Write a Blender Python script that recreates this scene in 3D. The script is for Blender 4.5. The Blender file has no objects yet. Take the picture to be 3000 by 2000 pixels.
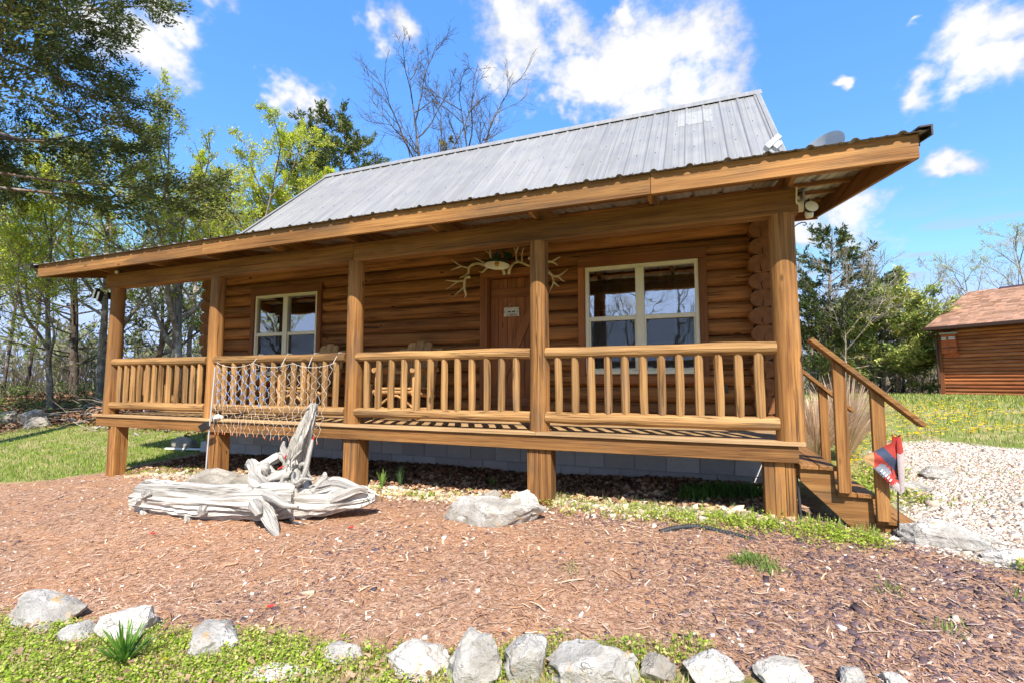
import bpy, bmesh, math, random
import numpy as np
from mathutils import Vector, Matrix, noise as mnoise

# ------------------------------------------------------------------ camera, sky, sun, exposure
scene = bpy.context.scene
COL = scene.collection
CAM = np.array((4.3092, -5.0134, 0.5314)); YAW, PITCH, FPX = 0.3737, 0.0814, 1419.07
cam_data = bpy.data.cameras.new('camera'); cam = bpy.data.objects.new('camera', cam_data); COL.objects.link(cam)
cam.location = CAM.tolist(); cam.rotation_euler = (math.pi / 2 + PITCH, 0, YAW)
cam_data.sensor_width = 36; cam_data.lens = FPX / 3000 * 36; cam_data.clip_start = 0.05; cam_data.clip_end = 3000
scene.camera = cam

SUN_AZ, SUN_EL = math.radians(26.8), math.radians(48)       # shadows fall 26.8 degrees left of +Y
to_sun = Vector((math.sin(SUN_AZ) * math.cos(SUN_EL), -math.cos(SUN_AZ) * math.cos(SUN_EL), math.sin(SUN_EL)))
sun_data = bpy.data.lights.new('sun', 'SUN'); sun_data.energy = 2.85; sun_data.angle = math.radians(0.53); sun_data.color = (1, 0.94, 0.85)
sun = bpy.data.objects.new('sun', sun_data); COL.objects.link(sun); sun.rotation_euler = to_sun.to_track_quat('Z', 'Y').to_euler()
sun.location = (8, -12, 16)

vs = scene.view_settings
vs.view_transform = 'Standard'; vs.look = 'None'; vs.exposure = 1.68; vs.gamma = 1; vs.use_curve_mapping = False

cy = scene.cycles
cy.use_adaptive_sampling = True; cy.adaptive_threshold = 0.025; cy.max_bounces = 8; cy.diffuse_bounces = 5; cy.glossy_bounces = 3; cy.transmission_bounces = 3; cy.transparent_max_bounces = 6; cy.caustics_reflective = False; cy.caustics_refractive = False
world = bpy.data.worlds.new('World'); scene.world = world; world.use_nodes = True

class NT:
    """small node-tree writer"""
    def __init__(s, tree):
        s.t = tree; s.n = tree.nodes; s.l = tree.links
    def new(s, typ, **kw):
        n = s.n.new(typ)
        for k, v in kw.items(): setattr(n, k, v)
        return n
    def put(s, sock, v):
        if v is None: return
        if hasattr(v, 'is_output') or isinstance(v, bpy.types.NodeSocket): s.l.new(v, sock)
        else:
            if isinstance(v, (tuple, list)) and sock.type == 'RGBA' and len(v) == 3: v = (*v, 1)
            sock.default_value = v
    def math(s, op, a, b=None, c=None, clamp=False):
        n = s.new('ShaderNodeMath', operation=op, use_clamp=clamp)
        s.put(n.inputs[0], a); s.put(n.inputs[1], b); s.put(n.inputs[2], c); return n.outputs[0]
    def vec(s, op, a, b=None):
        n = s.new('ShaderNodeVectorMath', operation=op); s.put(n.inputs[0], a)
        if op == 'SCALE': s.put(n.inputs['Scale'], b)
        else: s.put(n.inputs[1], b)
        return n.outputs['Value'] if op in ('LENGTH', 'DOT_PRODUCT', 'DISTANCE') else n.outputs['Vector']
    def noise(s, vec, scale, detail=3, rough=0.55, w=None, out=0, dist=0.0):
        n = s.new('ShaderNodeTexNoise', noise_dimensions='4D' if w is not None else '3D')
        s.put(n.inputs['Vector'], vec); s.put(n.inputs['Scale'], scale); s.put(n.inputs['Detail'], detail)
        s.put(n.inputs['Roughness'], rough); s.put(n.inputs['Distortion'], dist)
        if w is not None: s.put(n.inputs['W'], w)
        return n.outputs[out]
    def voro(s, vec, scale, feature='F1', out='Distance', rnd=1.0, w=None):
        n = s.new('ShaderNodeTexVoronoi', feature=feature, voronoi_dimensions='4D' if w is not None else '3D')
        s.put(n.inputs['Vector'], vec); s.put(n.inputs['Scale'], scale); s.put(n.inputs['Randomness'], rnd)
        if w is not None: s.put(n.inputs['W'], w)
        return n.outputs[out]
    def ramp(s, fac, stops, interp='LINEAR'):
        n = s.new('ShaderNodeValToRGB'); n.color_ramp.interpolation = interp
        e = n.color_ramp.elements
        while len(e) < len(stops): e.new(0.5)
        for i, (p, c) in enumerate(stops):
            e[i].position = p; e[i].color = (*c, 1) if len(c) == 3 else c
        s.put(n.inputs[0], fac); return n.outputs[0]
    def map(s, v, a, b, c=0.0, d=1.0, smooth=True):
        n = s.new('ShaderNodeMapRange', interpolation_type='SMOOTHSTEP' if smooth else 'LINEAR')
        for i, x in enumerate((v, a, b, c, d)): s.put(n.inputs[i], x)
        return n.outputs[0]
    def mix(s, fac, a, b, typ='MIX'):
        n = s.new('ShaderNodeMix', data_type='RGBA', blend_type=typ)
        s.put(n.inputs[0], fac); s.put(n.inputs[6], a); s.put(n.inputs[7], b); return n.outputs[2]
    def bump(s, h, strength=0.4, dist=0.01, normal=None):
        n = s.new('ShaderNodeBump'); s.put(n.inputs['Height'], h); s.put(n.inputs['Strength'], strength); s.put(n.inputs['Distance'], dist)
        s.put(n.inputs['Normal'], normal); return n.outputs[0]
    def comb(s, x, y, z):
        n = s.new('ShaderNodeCombineXYZ'); s.put(n.inputs[0], x); s.put(n.inputs[1], y); s.put(n.inputs[2], z); return n.outputs[0]
    def attr(s, name):
        return s.new('ShaderNodeAttribute', attribute_name=name)

def build_sky():
    T = NT(world.node_tree); T.n.clear()
    out = T.new('ShaderNodeOutputWorld'); bg = T.new('ShaderNodeBackground')
    sky = T.new('ShaderNodeTexSky', sky_type='NISHITA'); sky.sun_disc = False
    sky.sun_elevation = SUN_EL; sky.sun_rotation = math.pi - SUN_AZ; sky.air_density = 1.0; sky.dust_density = 0.35; sky.ozone_density = 2.2
    hsv = T.new('ShaderNodeHueSaturation'); T.put(hsv.inputs['Color'], sky.outputs[0])
    hsv.inputs['Saturation'].default_value = 1.22; hsv.inputs['Value'].default_value = 1.05; hsv.inputs['Hue'].default_value = 0.502
    d = T.vec('NORMALIZE', T.new('ShaderNodeTexCoord').outputs['Generated'])
    wv = T.new('ShaderNodeTexNoise'); T.put(wv.inputs['Vector'], d); wv.inputs['Scale'].default_value = 9.0; wv.inputs['Detail'].default_value = 4; wv.inputs['Roughness'].default_value = 0.6
    warp = T.vec('SCALE', T.vec('SUBTRACT', wv.outputs['Color'], (0.5, 0.5, 0.5)), 0.19)
    dw = T.vec('ADD', d, warp)
    field = None
    for (c, r, sq) in CLOUDS:
        q = T.vec('MULTIPLY', T.vec('SUBTRACT', dw, c), (1, 1, sq))
        f = T.math('SUBTRACT', 1.0, T.math('MULTIPLY', T.vec('LENGTH', q), 1.0 / (r * 1.12)))
        field = f if field is None else T.math('MAXIMUM', field, f)
    fine = T.noise(T.vec('MULTIPLY', d, (1, 1, 1.5)), 9.0, 6, 0.66)
    dens = T.math('ADD', field, T.math('MULTIPLY', T.math('SUBTRACT', fine, 0.5), 2.3))
    mask = T.map(dens, -0.12, 0.72)
    shade = wv.outputs['Fac']
    lit = T.map(T.math('ADD', T.math('MULTIPLY', dens, 0.6), T.math('MULTIPLY', shade, 1.1)), 0.42, 1.1)
    ccol = T.mix(lit, (1.25, 1.38, 1.66, 1), (2.2, 2.2, 2.22, 1))
    # thin cirrus wisps near the horizon
    wis = T.noise(T.vec('MULTIPLY', d, (2.2, 2.2, 16)), 2.3, 2, 0.6)
    zc = T.new('ShaderNodeSeparateXYZ'); T.put(zc.inputs[0], d)
    band = T.math('MULTIPLY', T.map(zc.outputs[2], 0.02, 0.10), T.map(zc.outputs[2], 0.30, 0.16))
    wm = T.math('MULTIPLY', T.map(wis, 0.52, 0.66), T.math('MULTIPLY', band, 0.8))
    m = T.math('MAXIMUM', mask, wm, clamp=True)
    base = T.mix(0.58, T.mix(1.0, hsv.outputs[0], (3.0, 3.4, 4.1, 1), 'DARKEN'), (0.22, 0.70, 1.98, 1))
    colr = T.mix(m, base, ccol)
    T.put(bg.inputs['Color'], colr); bg.inputs['Strength'].default_value = SKY_STRENGTH
    T.l.new(bg.outputs[0], out.inputs[0])

SKY_STRENGTH = 0.15
# cloud centres as directions on the sky sphere, angular radius, vertical squash
CLOUDS = [((-0.289,0.745,0.602),0.087,1.2),((-0.315,0.768,0.558),0.064,1.2),((-0.220,0.753,0.620),0.068,1.2),((-0.070,0.823,0.564),0.128,1.3),((0.000,0.830,0.558),0.079,1.3),((-0.170,0.831,0.530),0.078,1.3),((-0.082,0.861,0.502),0.091,1.5),((0.013,0.861,0.509),0.073,1.4),((-0.221,0.838,0.499),0.048,1.6),((-0.113,0.775,0.621),0.049,1.6),((-0.476,0.659,0.582),0.036,0.8),((-0.759,0.429,0.489),0.075,1.3),((-0.702,0.458,0.545),0.042,1.3),((-0.790,0.370,0.489),0.056,1.2),((-0.628,0.617,0.474),0.046,1.2),((0.374,0.802,0.466),0.066,1.2),((0.395,0.816,0.421),0.055,1.2),((0.319,0.842,0.436),0.044,1.1),((0.305,0.806,0.507),0.013,1.3),((0.233,0.854,0.464),0.020,1.8),((0.335,0.885,0.323),0.042,1.4),((0.237,0.936,0.259),0.075,1.6),((0.192,0.941,0.277),0.051,1.4),((0.204,0.929,0.309),0.033,1.0),
          ((-.90,.20,.39),.10,1.4),((-.2,-.8,.56),.13,1.3),((.6,-.6,.53),.12,1.2),((.85,.3,.43),.10,1.3),((-.75,-.45,.48),.12,1.3),((0.15,-.35,.92),.10,1.0),((-.35,.3,.89),.10,1.0),((.9,-.2,.39),.10,1.4),((.3,-.9,.32),.08,1.5),((-.5,-.8,.33),.09,1.5)]
build_sky()

# ------------------------------------------------------------------ helpers: objects and meshes
def link(o, parent=None):
    COL.objects.link(o)
    if parent is not None:
        o.parent = parent
        L = Vector((0, 0, 0)); q = parent
        while q is not None: L += q.location; q = q.parent
        o.location = Vector(o.location) - L
    return o
def thing(name, label, cat, loc=(0, 0, 0), group=None):
    o = bpy.data.objects.new(name, None); o.empty_display_size = 0.2; o.location = loc; COL.objects.link(o)
    return tag(o, label, cat, group)
def tag(o, label=None, cat=None, group=None, kind=None):
    for k, v in (('label', label), ('category', cat), ('group', group), ('kind', kind)):
        if v: o[k] = v
    return o
def mesh_np(name, V, F, mats=None, smooth=False, uv=None, col=None, mi=None):
    """V (n,3); F list of (m,k) int arrays; uv per-vertex (n,2); col per-vertex (n,3)"""
    V = np.asarray(V, np.float32)
    if not isinstance(F, list): F = [F]
    F = [np.asarray(f, np.int32) for f in F if len(f)]
    me = bpy.data.meshes.new(name)
    me.vertices.add(len(V)); me.vertices.foreach_set('co', V.ravel())
    idx = np.concatenate([f.ravel() for f in F]); tot = np.concatenate([np.full(len(f), f.shape[1], np.int32) for f in F])
    st = np.concatenate([[0], np.cumsum(tot)[:-1]]).astype(np.int32)
    me.loops.add(len(idx)); me.loops.foreach_set('vertex_index', idx)
    me.polygons.add(len(tot)); me.polygons.foreach_set('loop_start', st)
    try: me.polygons.foreach_set('loop_total', tot)
    except Exception: pass
    if smooth: me.polygons.foreach_set('use_smooth', np.ones(len(tot), bool))
    if mi is not None: me.polygons.foreach_set('material_index', np.asarray(mi, np.int32))
    me.update(calc_edges=True)
    if uv is not None:
        u = me.uv_layers.new(name='UVMap'); u.data.foreach_set('uv', np.asarray(uv, np.float32)[idx].ravel())
    if col is not None:
        a = me.color_attributes.new('Col', 'FLOAT_COLOR', 'POINT')
        c = np.ones((len(V), 4), np.float32); c[:, :3] = col; a.data.foreach_set('color', c.ravel())
    for m in (mats if isinstance(mats, (list, tuple)) else [mats]):
        if m is not None: me.materials.append(m)
    return me
class MB:
    """collects simple solids into one mesh"""
    def __init__(s): s.v = []; s.f = []; s.m = []; s.uv = {}
    def add(s, vs, fs, mi=0):
        b = len(s.v); s.v.extend([tuple(map(float, v)) for v in vs])
        for f in fs: s.f.append([b + i for i in f]); s.m.append(mi)
        return s
    def box(s, a, b, mi=0, M=None):
        (x0, y0, z0), (x1, y1, z1) = a, b
        vs = [Vector(p) for p in ((x0,y0,z0),(x1,y0,z0),(x1,y1,z0),(x0,y1,z0),(x0,y0,z1),(x1,y0,z1),(x1,y1,z1),(x0,y1,z1))]
        if M is not None: vs = [M @ v for v in vs]
        return s.add(vs, [(3,2,1,0),(4,5,6,7),(0,1,5,4),(1,2,6,5),(2,3,7,6),(3,0,4,7)], mi)
    def beam(s, p, q, w, h, up=(0, 0, 1), mi=0):
        """box along p->q, w sideways, h along up, centred"""
        p, q, up = Vector(p), Vector(q), Vector(up); d = (q - p).normalized(); sd = d.cross(up).normalized(); u = sd.cross(d)
        vs = [e + sd * (a * w / 2) + u * (b * h / 2) for e in (p, q) for a, b in ((-1,-1),(1,-1),(1,1),(-1,1))]
        return s.add(vs, [(0,3,2,1)[::-1],(4,7,6,5)[::-1][::1],(0,1,5,4)[::-1],(1,2,6,5)[::-1],(2,3,7,6)[::-1],(3,0,4,7)[::-1]], mi)
    def prism(s, poly, axis, a, b, mi=0, mcap=None):
        """poly: 2D points in the other two axes (order: x:(y,z) y:(x,z) z:(x,y)), extruded from a to b"""
        n = len(poly); mk = {'x': lambda u, v, t: (t, u, v), 'y': lambda u, v, t: (u, t, v), 'z': lambda u, v, t: (u, v, t)}[axis]
        vs = [mk(u, v, a) for u, v in poly] + [mk(u, v, b) for u, v in poly]
        b0 = len(s.v); s.add(vs, [(i, (i + 1) % n, n + (i + 1) % n, n + i) for i in range(n)], mi)
        k = mi if mcap is None else mcap
        s.f += [[b0 + i for i in reversed(range(n))], [b0 + n + i for i in range(n)]]; s.m += [k, k]
        return s
    def tube(s, pts, rad, n=8, mi=0, caps=True):
        V, F = tube_np([(np.array(pts, float), np.broadcast_to(np.array(rad, float), (len(pts),)))], n)
        b = len(s.v); s.v.extend(map(tuple, V.tolist()))
        for f in F.tolist(): s.f.append([b + i for i in f]); s.m.append(mi)
        if caps:
            s.f.append([b + i for i in reversed(range(n))]); s.f.append([b + len(V) - n + i for i in range(n)]); s.m += [mi, mi]
        return s
    def lathe(s, prof, n=24, c=(0, 0, 0), M=None, mi=0):
        vs = []
        for r, z in prof:
            for k in range(n):
                a = 2 * math.pi * k / n; v = Vector((r * math.cos(a), r * math.sin(a), z))
                if M is not None: v = M @ v
                vs.append(v + Vector(c))
        fs = [(i * n + k, i * n + (k + 1) % n, (i + 1) * n + (k + 1) % n, (i + 1) * n + k) for i in range(len(prof) - 1) for k in range(n)]
        return s.add(vs, fs, mi)
    def mesh(s, name, mats, smooth=False, bevel=0.0, fix=True):
        me = bpy.data.meshes.new(name); me.from_pydata(s.v, [], s.f)
        for m in (mats if isinstance(mats, (list, tuple)) else [mats]): me.materials.append(m)
        me.polygons.foreach_set('material_index', s.m)
        if fix or bevel:
            bm = bmesh.new(); bm.from_mesh(me)
            bmesh.ops.recalc_face_normals(bm, faces=bm.faces[:])
            if bevel: bmesh.ops.bevel(bm, geom=[e for e in bm.edges if len(e.link_faces) == 2 and e.calc_face_angle(0) > 0.6], offset=bevel, segments=1, affect='EDGES', profile=0.5)
            bm.to_mesh(me); bm.free()
        if smooth:
            me.polygons.foreach_set('use_smooth', [True] * len(me.polygons))
            try: me.set_sharp_from_angle(angle=math.radians(50))
            except Exception: pass
        me.update(); return me
    def obj(s, name, mats, parent=None, smooth=False, bevel=0.0):
        o = bpy.data.objects.new(name, s.mesh(name, mats, smooth, bevel)); return link(o, parent)
def put(name, me, loc=(0, 0, 0), parent=None, rot=(0, 0, 0), scale=(1, 1, 1)):
    o = bpy.data.objects.new(name, me); o.location = loc; o.rotation_euler = rot; o.scale = scale; return link(o, parent)
def frames(P):
    T = np.gradient(P, axis=0); T /= np.linalg.norm(T, axis=1, keepdims=True) + 1e-9
    ref = np.array((0, 0, 1.0)) if abs(T[:, 2]).mean() < 0.85 else np.array((1.0, 0, 0))
    S = np.cross(T, ref); S /= np.linalg.norm(S, axis=1, keepdims=True) + 1e-9
    return T, S, np.cross(S, T)
def tube_np(paths, n):
    Vs, Fs, b = [], [], 0
    a = np.arange(n) * 2 * np.pi / n; ca, sa = np.cos(a), np.sin(a); i0 = np.arange(n); i1 = (i0 + 1) % n
    for P, R in paths:
        T, S, U = frames(P); m = len(P)
        V = P[:, None, :] + R[:, None, None] * (ca[None, :, None] * S[:, None, :] + sa[None, :, None] * U[:, None, :])
        Vs.append(V.reshape(-1, 3)); k = (np.arange(m - 1) * n)[:, None] + b
        Fs.append(np.stack([k + i0, k + i1, k + n + i1, k + n + i0], -1).reshape(-1, 4)); b += m * n
    return np.concatenate(Vs), np.concatenate(Fs)
def smooth_path(pts, n):
    """Catmull-Rom through pts"""
    P = np.array(pts, float); P = np.vstack([2 * P[0] - P[1], P, 2 * P[-1] - P[-2]]); out = []
    ts = np.linspace(0, len(pts) - 1 - 1e-6, n)
    for t in ts:
        i = int(t); u = t - i; a, b, c, d = P[i], P[i + 1], P[i + 2], P[i + 3]
        out.append(0.5 * (2 * b + (c - a) * u + (2 * a - 5 * b + 4 * c - d) * u * u + (3 * b - a - 3 * c + d) * u ** 3))
    return np.array(out)
def gnarly(name, pts, rad, mat, n_along=24, n=16, seed=0, amp=0.05, ridge=0.0, ridge_freq=5, twist=0.0, oval=(1, 1), cap=True, freq=2.0, sharp=55):
    """irregular log-like tube with lumps and lengthwise ridges, UV = (metres along, around)"""
    P = smooth_path(pts, n_along); t = np.linspace(0, 1, n_along); R = np.interp(t, np.linspace(0, 1, len(rad)), rad)
    T, S, U = frames(P); L = np.concatenate([[0], np.cumsum(np.linalg.norm(np.diff(P, axis=0), axis=1))])
    V = np.zeros((n_along, n, 3)); uv = np.zeros((n_along, n, 2))
    for i in range(n_along):
        for k in range(n):
            a = 2 * math.pi * k / n
            d = mnoise.noise(Vector((math.cos(a) * 1.1 + seed * 7.3, math.sin(a) * 1.1, L[i] * freq)))
            r = R[i] * (1 + amp * 2 * d)
            if ridge:
                aa = a + twist * L[i]
                g = mnoise.noise(Vector((math.cos(aa) * ridge_freq, math.sin(aa) * ridge_freq, L[i] * 0.9 + seed * 3.1)))
                g2 = mnoise.noise(Vector((math.cos(aa) * ridge_freq * 2.6, math.sin(aa) * ridge_freq * 2.6, L[i] * 1.6 + seed)))
                r *= 1 + ridge * (-abs(g) * 2.2 + 0.5 - abs(g2) * 0.8)
            V[i, k] = P[i] + r * (oval[0] * math.cos(a) * S[i] + oval[1] * math.sin(a) * U[i]); uv[i, k] = (L[i], k / n * 2 * math.pi * R[i] / max(R.max(), 1e-6) * 0.5)
    i0 = np.arange(n); i1 = (i0 + 1) % n; k = (np.arange(n_along - 1) * n)[:, None]
    Q = np.stack([k + i0, k + i1, k + n + i1, k + n + i0], -1).reshape(-1, 4); F = [Q]
    if cap: F += [np.array([list(range(n))[::-1]]), np.array([list(range((n_along - 1) * n, n_along * n))])]
    mi = None
    if isinstance(mat, (list, tuple)): mi = [0] * len(Q) + ([1, 1] if cap else [])
    me = mesh_np(name, V.reshape(-1, 3), F, mat, True, uv.reshape(-1, 2), mi=mi)
    if cap:
        try: me.set_sharp_from_angle(angle=math.radians(sharp))
        except Exception: pass
    return me
def join_np(parts):
    """parts: list of (V, F) with same face size"""
    b = 0; Vs = []; Fs = []
    for V, F in parts: Vs.append(V); Fs.append(F + b); b += len(V)
    return np.concatenate(Vs), np.concatenate(Fs)

# ------------------------------------------------------------------ materials
MAT = {}
def new_mat(name):
    m = bpy.data.materials.new(name); m.use_nodes = True; T = NT(m.node_tree); T.n.clear()
    out = T.new('ShaderNodeOutputMaterial'); p = T.new('ShaderNodeBsdfPrincipled'); T.l.new(p.outputs[0], out.inputs[0])
    MAT[name] = m; T.p = p; T.out = out; T.mat = m
    return T
def pin(T, **kw):
    names = {'color': 'Base Color', 'rough': 'Roughness', 'metal': 'Metallic', 'normal': 'Normal', 'spec': 'Specular IOR Level', 'alpha': 'Alpha', 'emit': 'Emission Color', 'es': 'Emission Strength', 'coat': 'Coat Weight', 'trans': 'Transmission Weight', 'ior': 'IOR'}
    for k, v in kw.items(): T.put(T.p.inputs[names[k]], v)
    return T.mat
def plain(name, col, rough=0.6, metal=0.0, spec=0.4, var=0.0, scale=8):
    T = new_mat(name); c = col
    if var:
        n = T.noise(T.new('ShaderNodeTexCoord').outputs['Object'], scale, 4)
        c = T.mix(T.map(n, 0.3, 0.7), tuple(x * (1 - var) for x in col), tuple(min(1, x * (1 + var)) for x in col))
    return pin(T, color=c, rough=rough, metal=metal, spec=spec)
def wood(name, axis, dark, mid, light, grain=16, gray=0.25, graycol=(0.16, 0.13, 0.11), crack=0.35, knots=0.5, bump=0.5, rough=0.72, uv=False, along=0.7):
    T = new_mat(name); tc = T.new('ShaderNodeTexCoord'); rnd = T.new('ShaderNodeObjectInfo').outputs['Random']; w = T.math('MULTIPLY', rnd, 61.7)
    base = tc.outputs['UV'] if uv else tc.outputs['Object']
    def st(a, b):
        return T.vec('MULTIPLY', base, {'x': (a, b, b), 'y': (b, a, b), 'z': (b, b, a)}[axis])
    wob = T.noise(st(along * 1.3, 3.0), 1.0, 3, 0.5, w, out=1)
    vv = T.vec('ADD', st(along, grain), T.vec('SCALE', T.vec('SUBTRACT', wob, (0.5, 0.5, 0.5)), 2.2))
    g1 = T.noise(vv, 1.0, 4, 0.62, w)
    g2 = T.noise(st(along * 3.5, grain * 3.5), 1.0, 2, 0.6, w)
    big = T.noise(st(0.7, 1.6), 1.0, 3, 0.55, w)
    f = T.math('ADD', T.math('MULTIPLY', g1, 0.75), T.math('MULTIPLY', g2, 0.25))
    c = T.ramp(f, [(0.33, dark), (0.46, mid), (0.55, tuple(0.5 * a + 0.5 * b for a, b in zip(mid, light))), (0.67, light)])
    tone = T.map(big, 0.3, 0.7, 0.66, 1.28, False)
    c = T.mix(1.0, c, T.comb(tone, tone, tone), 'MULTIPLY')
    pv = T.math('MULTIPLY_ADD', rnd, 0.46, 0.77)
    c = T.mix(1.0, c, T.comb(pv, pv, pv), 'MULTIPLY')
    if gray:
        gm = T.math('MULTIPLY', T.map(T.noise(st(1.1, 7.0), 1.0, 5, 0.65, T.math('ADD', w, 9.0)), 0.50, 0.70), gray)
        c = T.mix(gm, c, graycol)
    h = T.math('ADD', T.math('MULTIPLY', g1, 0.5), T.math('MULTIPLY', g2, 0.5))
    if knots:
        vn = T.new('ShaderNodeTexVoronoi'); T.put(vn.inputs['Vector'], T.vec('ADD', st(2.6, 7.0), T.comb(w, T.math('MULTIPLY', w, 1.7), 3.3))); vn.inputs['Scale'].default_value = 1.0
        sel = T.new('ShaderNodeSeparateColor'); T.put(sel.inputs[0], vn.outputs['Color']); kv = T.math('ADD', vn.outputs['Distance'], T.map(sel.outputs[0], 0.80, 0.78, 0.0, 1.0))
        km = T.map(kv, 0.16, 0.08)
        kr = T.math('MULTIPLY', km, knots)
        c = T.mix(kr, c, tuple(x * 0.4 for x in dark))
        halo = T.math('MULTIPLY', T.map(kv, 0.32, 0.16), T.math('MULTIPLY', T.math('SUBTRACT', 1.0, km), 0.35 * knots))
        c = T.mix(halo, c, light)
    if crack:
        cr = T.noise(st(along * 0.8, grain * 1.4), 1.0, 2, 0.4, T.math('ADD', w, 33.0))
        cm = T.math('MULTIPLY', T.map(T.math('ABSOLUTE', T.math('SUBTRACT', cr, 0.5)), 0.020, 0.004), T.map(T.noise(st(0.5, 2.0), 1.0, 2, 0.5, T.math('ADD', w, 5.0)), 0.46, 0.56))
        cm = T.math('MULTIPLY', cm, crack)
        c = T.mix(cm, c, (0.02, 0.011, 0.006)); h = T.math('SUBTRACT', h, T.math('MULTIPLY', cm, 1.2))
    return pin(T, color=c, rough=rough, normal=T.bump(h, min(1.0, bump * 1.3), 0.012), spec=0.3)

GOLD = dict(dark=(0.085, 0.033, 0.008), mid=(0.245, 0.107, 0.029), light=(0.365, 0.183, 0.056))
RAIL = dict(dark=(0.12, 0.056, 0.018), mid=(0.30, 0.157, 0.054), light=(0.42, 0.243, 0.096))
WALL = dict(dark=(0.105, 0.034, 0.009), mid=(0.295, 0.112, 0.030), light=(0.43, 0.185, 0.056))
TRIM = dict(dark=(0.14, 0.044, 0.014), mid=(0.245, 0.086, 0.028), light=(0.32, 0.125, 0.042))
for ax in 'xyz':
    wood('board_' + ax, ax, **GOLD, grain=34, gray=0.62, graycol=(0.105, 0.066, 0.036))
    wood('trim_' + ax, ax, **TRIM, grain=32, gray=0.12, crack=0.1)
wood('post_z', 'z', **GOLD, grain=28, gray=0.7, graycol=(0.11, 0.072, 0.046), crack=0.7, bump=0.6, knots=0.7)
wood('rail_x', 'x', **RAIL, grain=30, gray=0.6, graycol=(0.17, 0.115, 0.07), crack=0.75, bump=0.8, knots=0.6)
wood('rail_y', 'y', **RAIL, grain=30, gray=0.6, graycol=(0.17, 0.115, 0.07), crack=0.75, bump=0.8)
wood('rail_z', 'z', **RAIL, grain=30, gray=0.6, graycol=(0.18, 0.125, 0.085), crack=0.6, bump=0.8, knots=0.7)
wood('wall_x', 'x', **WALL, grain=20, gray=0.5, graycol=(0.075, 0.03, 0.014), crack=0.8, knots=0.9, bump=0.7, along=0.55)
wood('wall_y', 'y', **WALL, grain=20, gray=0.5, graycol=(0.075, 0.03, 0.014), crack=0.6, knots=0.9, along=0.55)
wood('chair_wood', 'z', dark=(0.26, 0.12, 0.04), mid=(0.46, 0.24, 0.09), light=(0.60, 0.36, 0.15), grain=10, gray=0.15)
wood('deck_x', 'x', dark=(0.20, 0.115, 0.05), mid=(0.35, 0.215, 0.10), light=(0.46, 0.30, 0.15), grain=34, gray=0.35, graycol=(0.27, 0.19, 0.12), bump=0.4)
wood('driftwood', 'x', dark=(0.24, 0.205, 0.17), mid=(0.50, 0.465, 0.415), light=(0.64, 0.61, 0.555), grain=26, gray=0.22, graycol=(0.30, 0.27, 0.235), crack=0.7, knots=0.0, bump=1.0, rough=0.85, uv=True, along=1.4)

def log_end():
    T = new_mat('log_end'); tc = T.new('ShaderNodeTexCoord'); w = T.math('MULTIPLY', T.new('ShaderNodeObjectInfo').outputs['Random'], 40)
    sx = T.new('ShaderNodeSeparateXYZ'); T.put(sx.inputs[0], tc.outputs['Object'])
    p = T.comb(sx.outputs[0], 0.0, sx.outputs[2]); r = T.vec('LENGTH', p)
    n = T.noise(p, 9, 3, 0.5, w)
    rings = T.math('SINE', T.math('MULTIPLY', T.math('ADD', r, T.math('MULTIPLY', n, 0.05)), 330))
    c = T.mix(T.map(rings, -1, 1), (0.17, 0.068, 0.024), (0.29, 0.125, 0.048))
    c = T.mix(T.map(T.noise(p, 14, 4, 0.6, w), 0.35, 0.75), c, (0.15, 0.06, 0.024))
    ang = T.math('ARCTAN2', sx.outputs[0], T.math('MULTIPLY', sx.outputs[2], -1.0))
    wid = T.math('MULTIPLY', T.math('SUBTRACT', 0.135, r), 0.0)
    cr = T.math('ABSOLUTE', T.math('SUBTRACT', sx.outputs[0], T.math('MULTIPLY', T.math('SUBTRACT', T.noise(p, 12, 2, 0.5, w), 0.5), 0.09)))
    cm = T.math('MULTIPLY', T.map(cr, 0.0065, 0.003), T.map(sx.outputs[2], 0.0, -0.03))
    c = T.mix(cm, c, (0.008, 0.004, 0.003))
    pin(T, color=c, rough=0.8, spec=0.2, normal=T.bump(T.math('SUBTRACT', T.math('MULTIPLY', rings, 0.12), cm), 0.5, 0.006))
log_end()

def metal_roof(name, c0, c1, rough, metal):
    T = new_mat(name); o = T.new('ShaderNodeTexCoord').outputs['Object']; rnd = T.new('ShaderNodeObjectInfo').outputs['Random']
    n = T.noise(T.vec('MULTIPLY', o, (22, 0.5, 0.5)), 1.0, 4, 0.6); n2 = T.noise(o, 2.2, 4, 0.6)
    f = T.math('ADD', T.math('MULTIPLY', n, 0.85), T.math('MULTIPLY', n2, 0.15))
    c = T.mix(T.map(f, 0.32, 0.7), c0, c1); pv = T.math('MULTIPLY_ADD', rnd, 0.12, 0.93); c = T.mix(1.0, c, T.comb(pv, pv, pv), 'MULTIPLY')
    pin(T, color=c, rough=T.map(n2, 0.3, 0.7, rough - 0.08, rough + 0.1), metal=metal, spec=0.5)
metal_roof('roof_metal', (0.215, 0.208, 0.196), (0.285, 0.278, 0.265), 0.5, 0.08)
metal_roof('roof_under', (0.30, 0.28, 0.25), (0.46, 0.43, 0.38), 0.5, 0.3)
plain('roof_patch', (0.32, 0.315, 0.29), 0.5, 0.1, var=0.06)
plain('edge_dark', (0.035, 0.03, 0.028), 0.5, 0.3)
plain('vinyl', (0.80, 0.74, 0.56), 0.4, var=0.03)
plain('white_paint', (0.78, 0.78, 0.75), 0.45)
plain('black_plastic', (0.018, 0.018, 0.02), 0.42, var=0.2)
plain('grey_plastic', (0.42, 0.44, 0.46), 0.45, var=0.06)
plain('cream', (0.72, 0.63, 0.42), 0.4)
plain('dark_metal', (0.03, 0.028, 0.026), 0.45, 0.6)
plain('mortar', (0.44, 0.43, 0.41), 0.9, var=0.2, scale=20)
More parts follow.
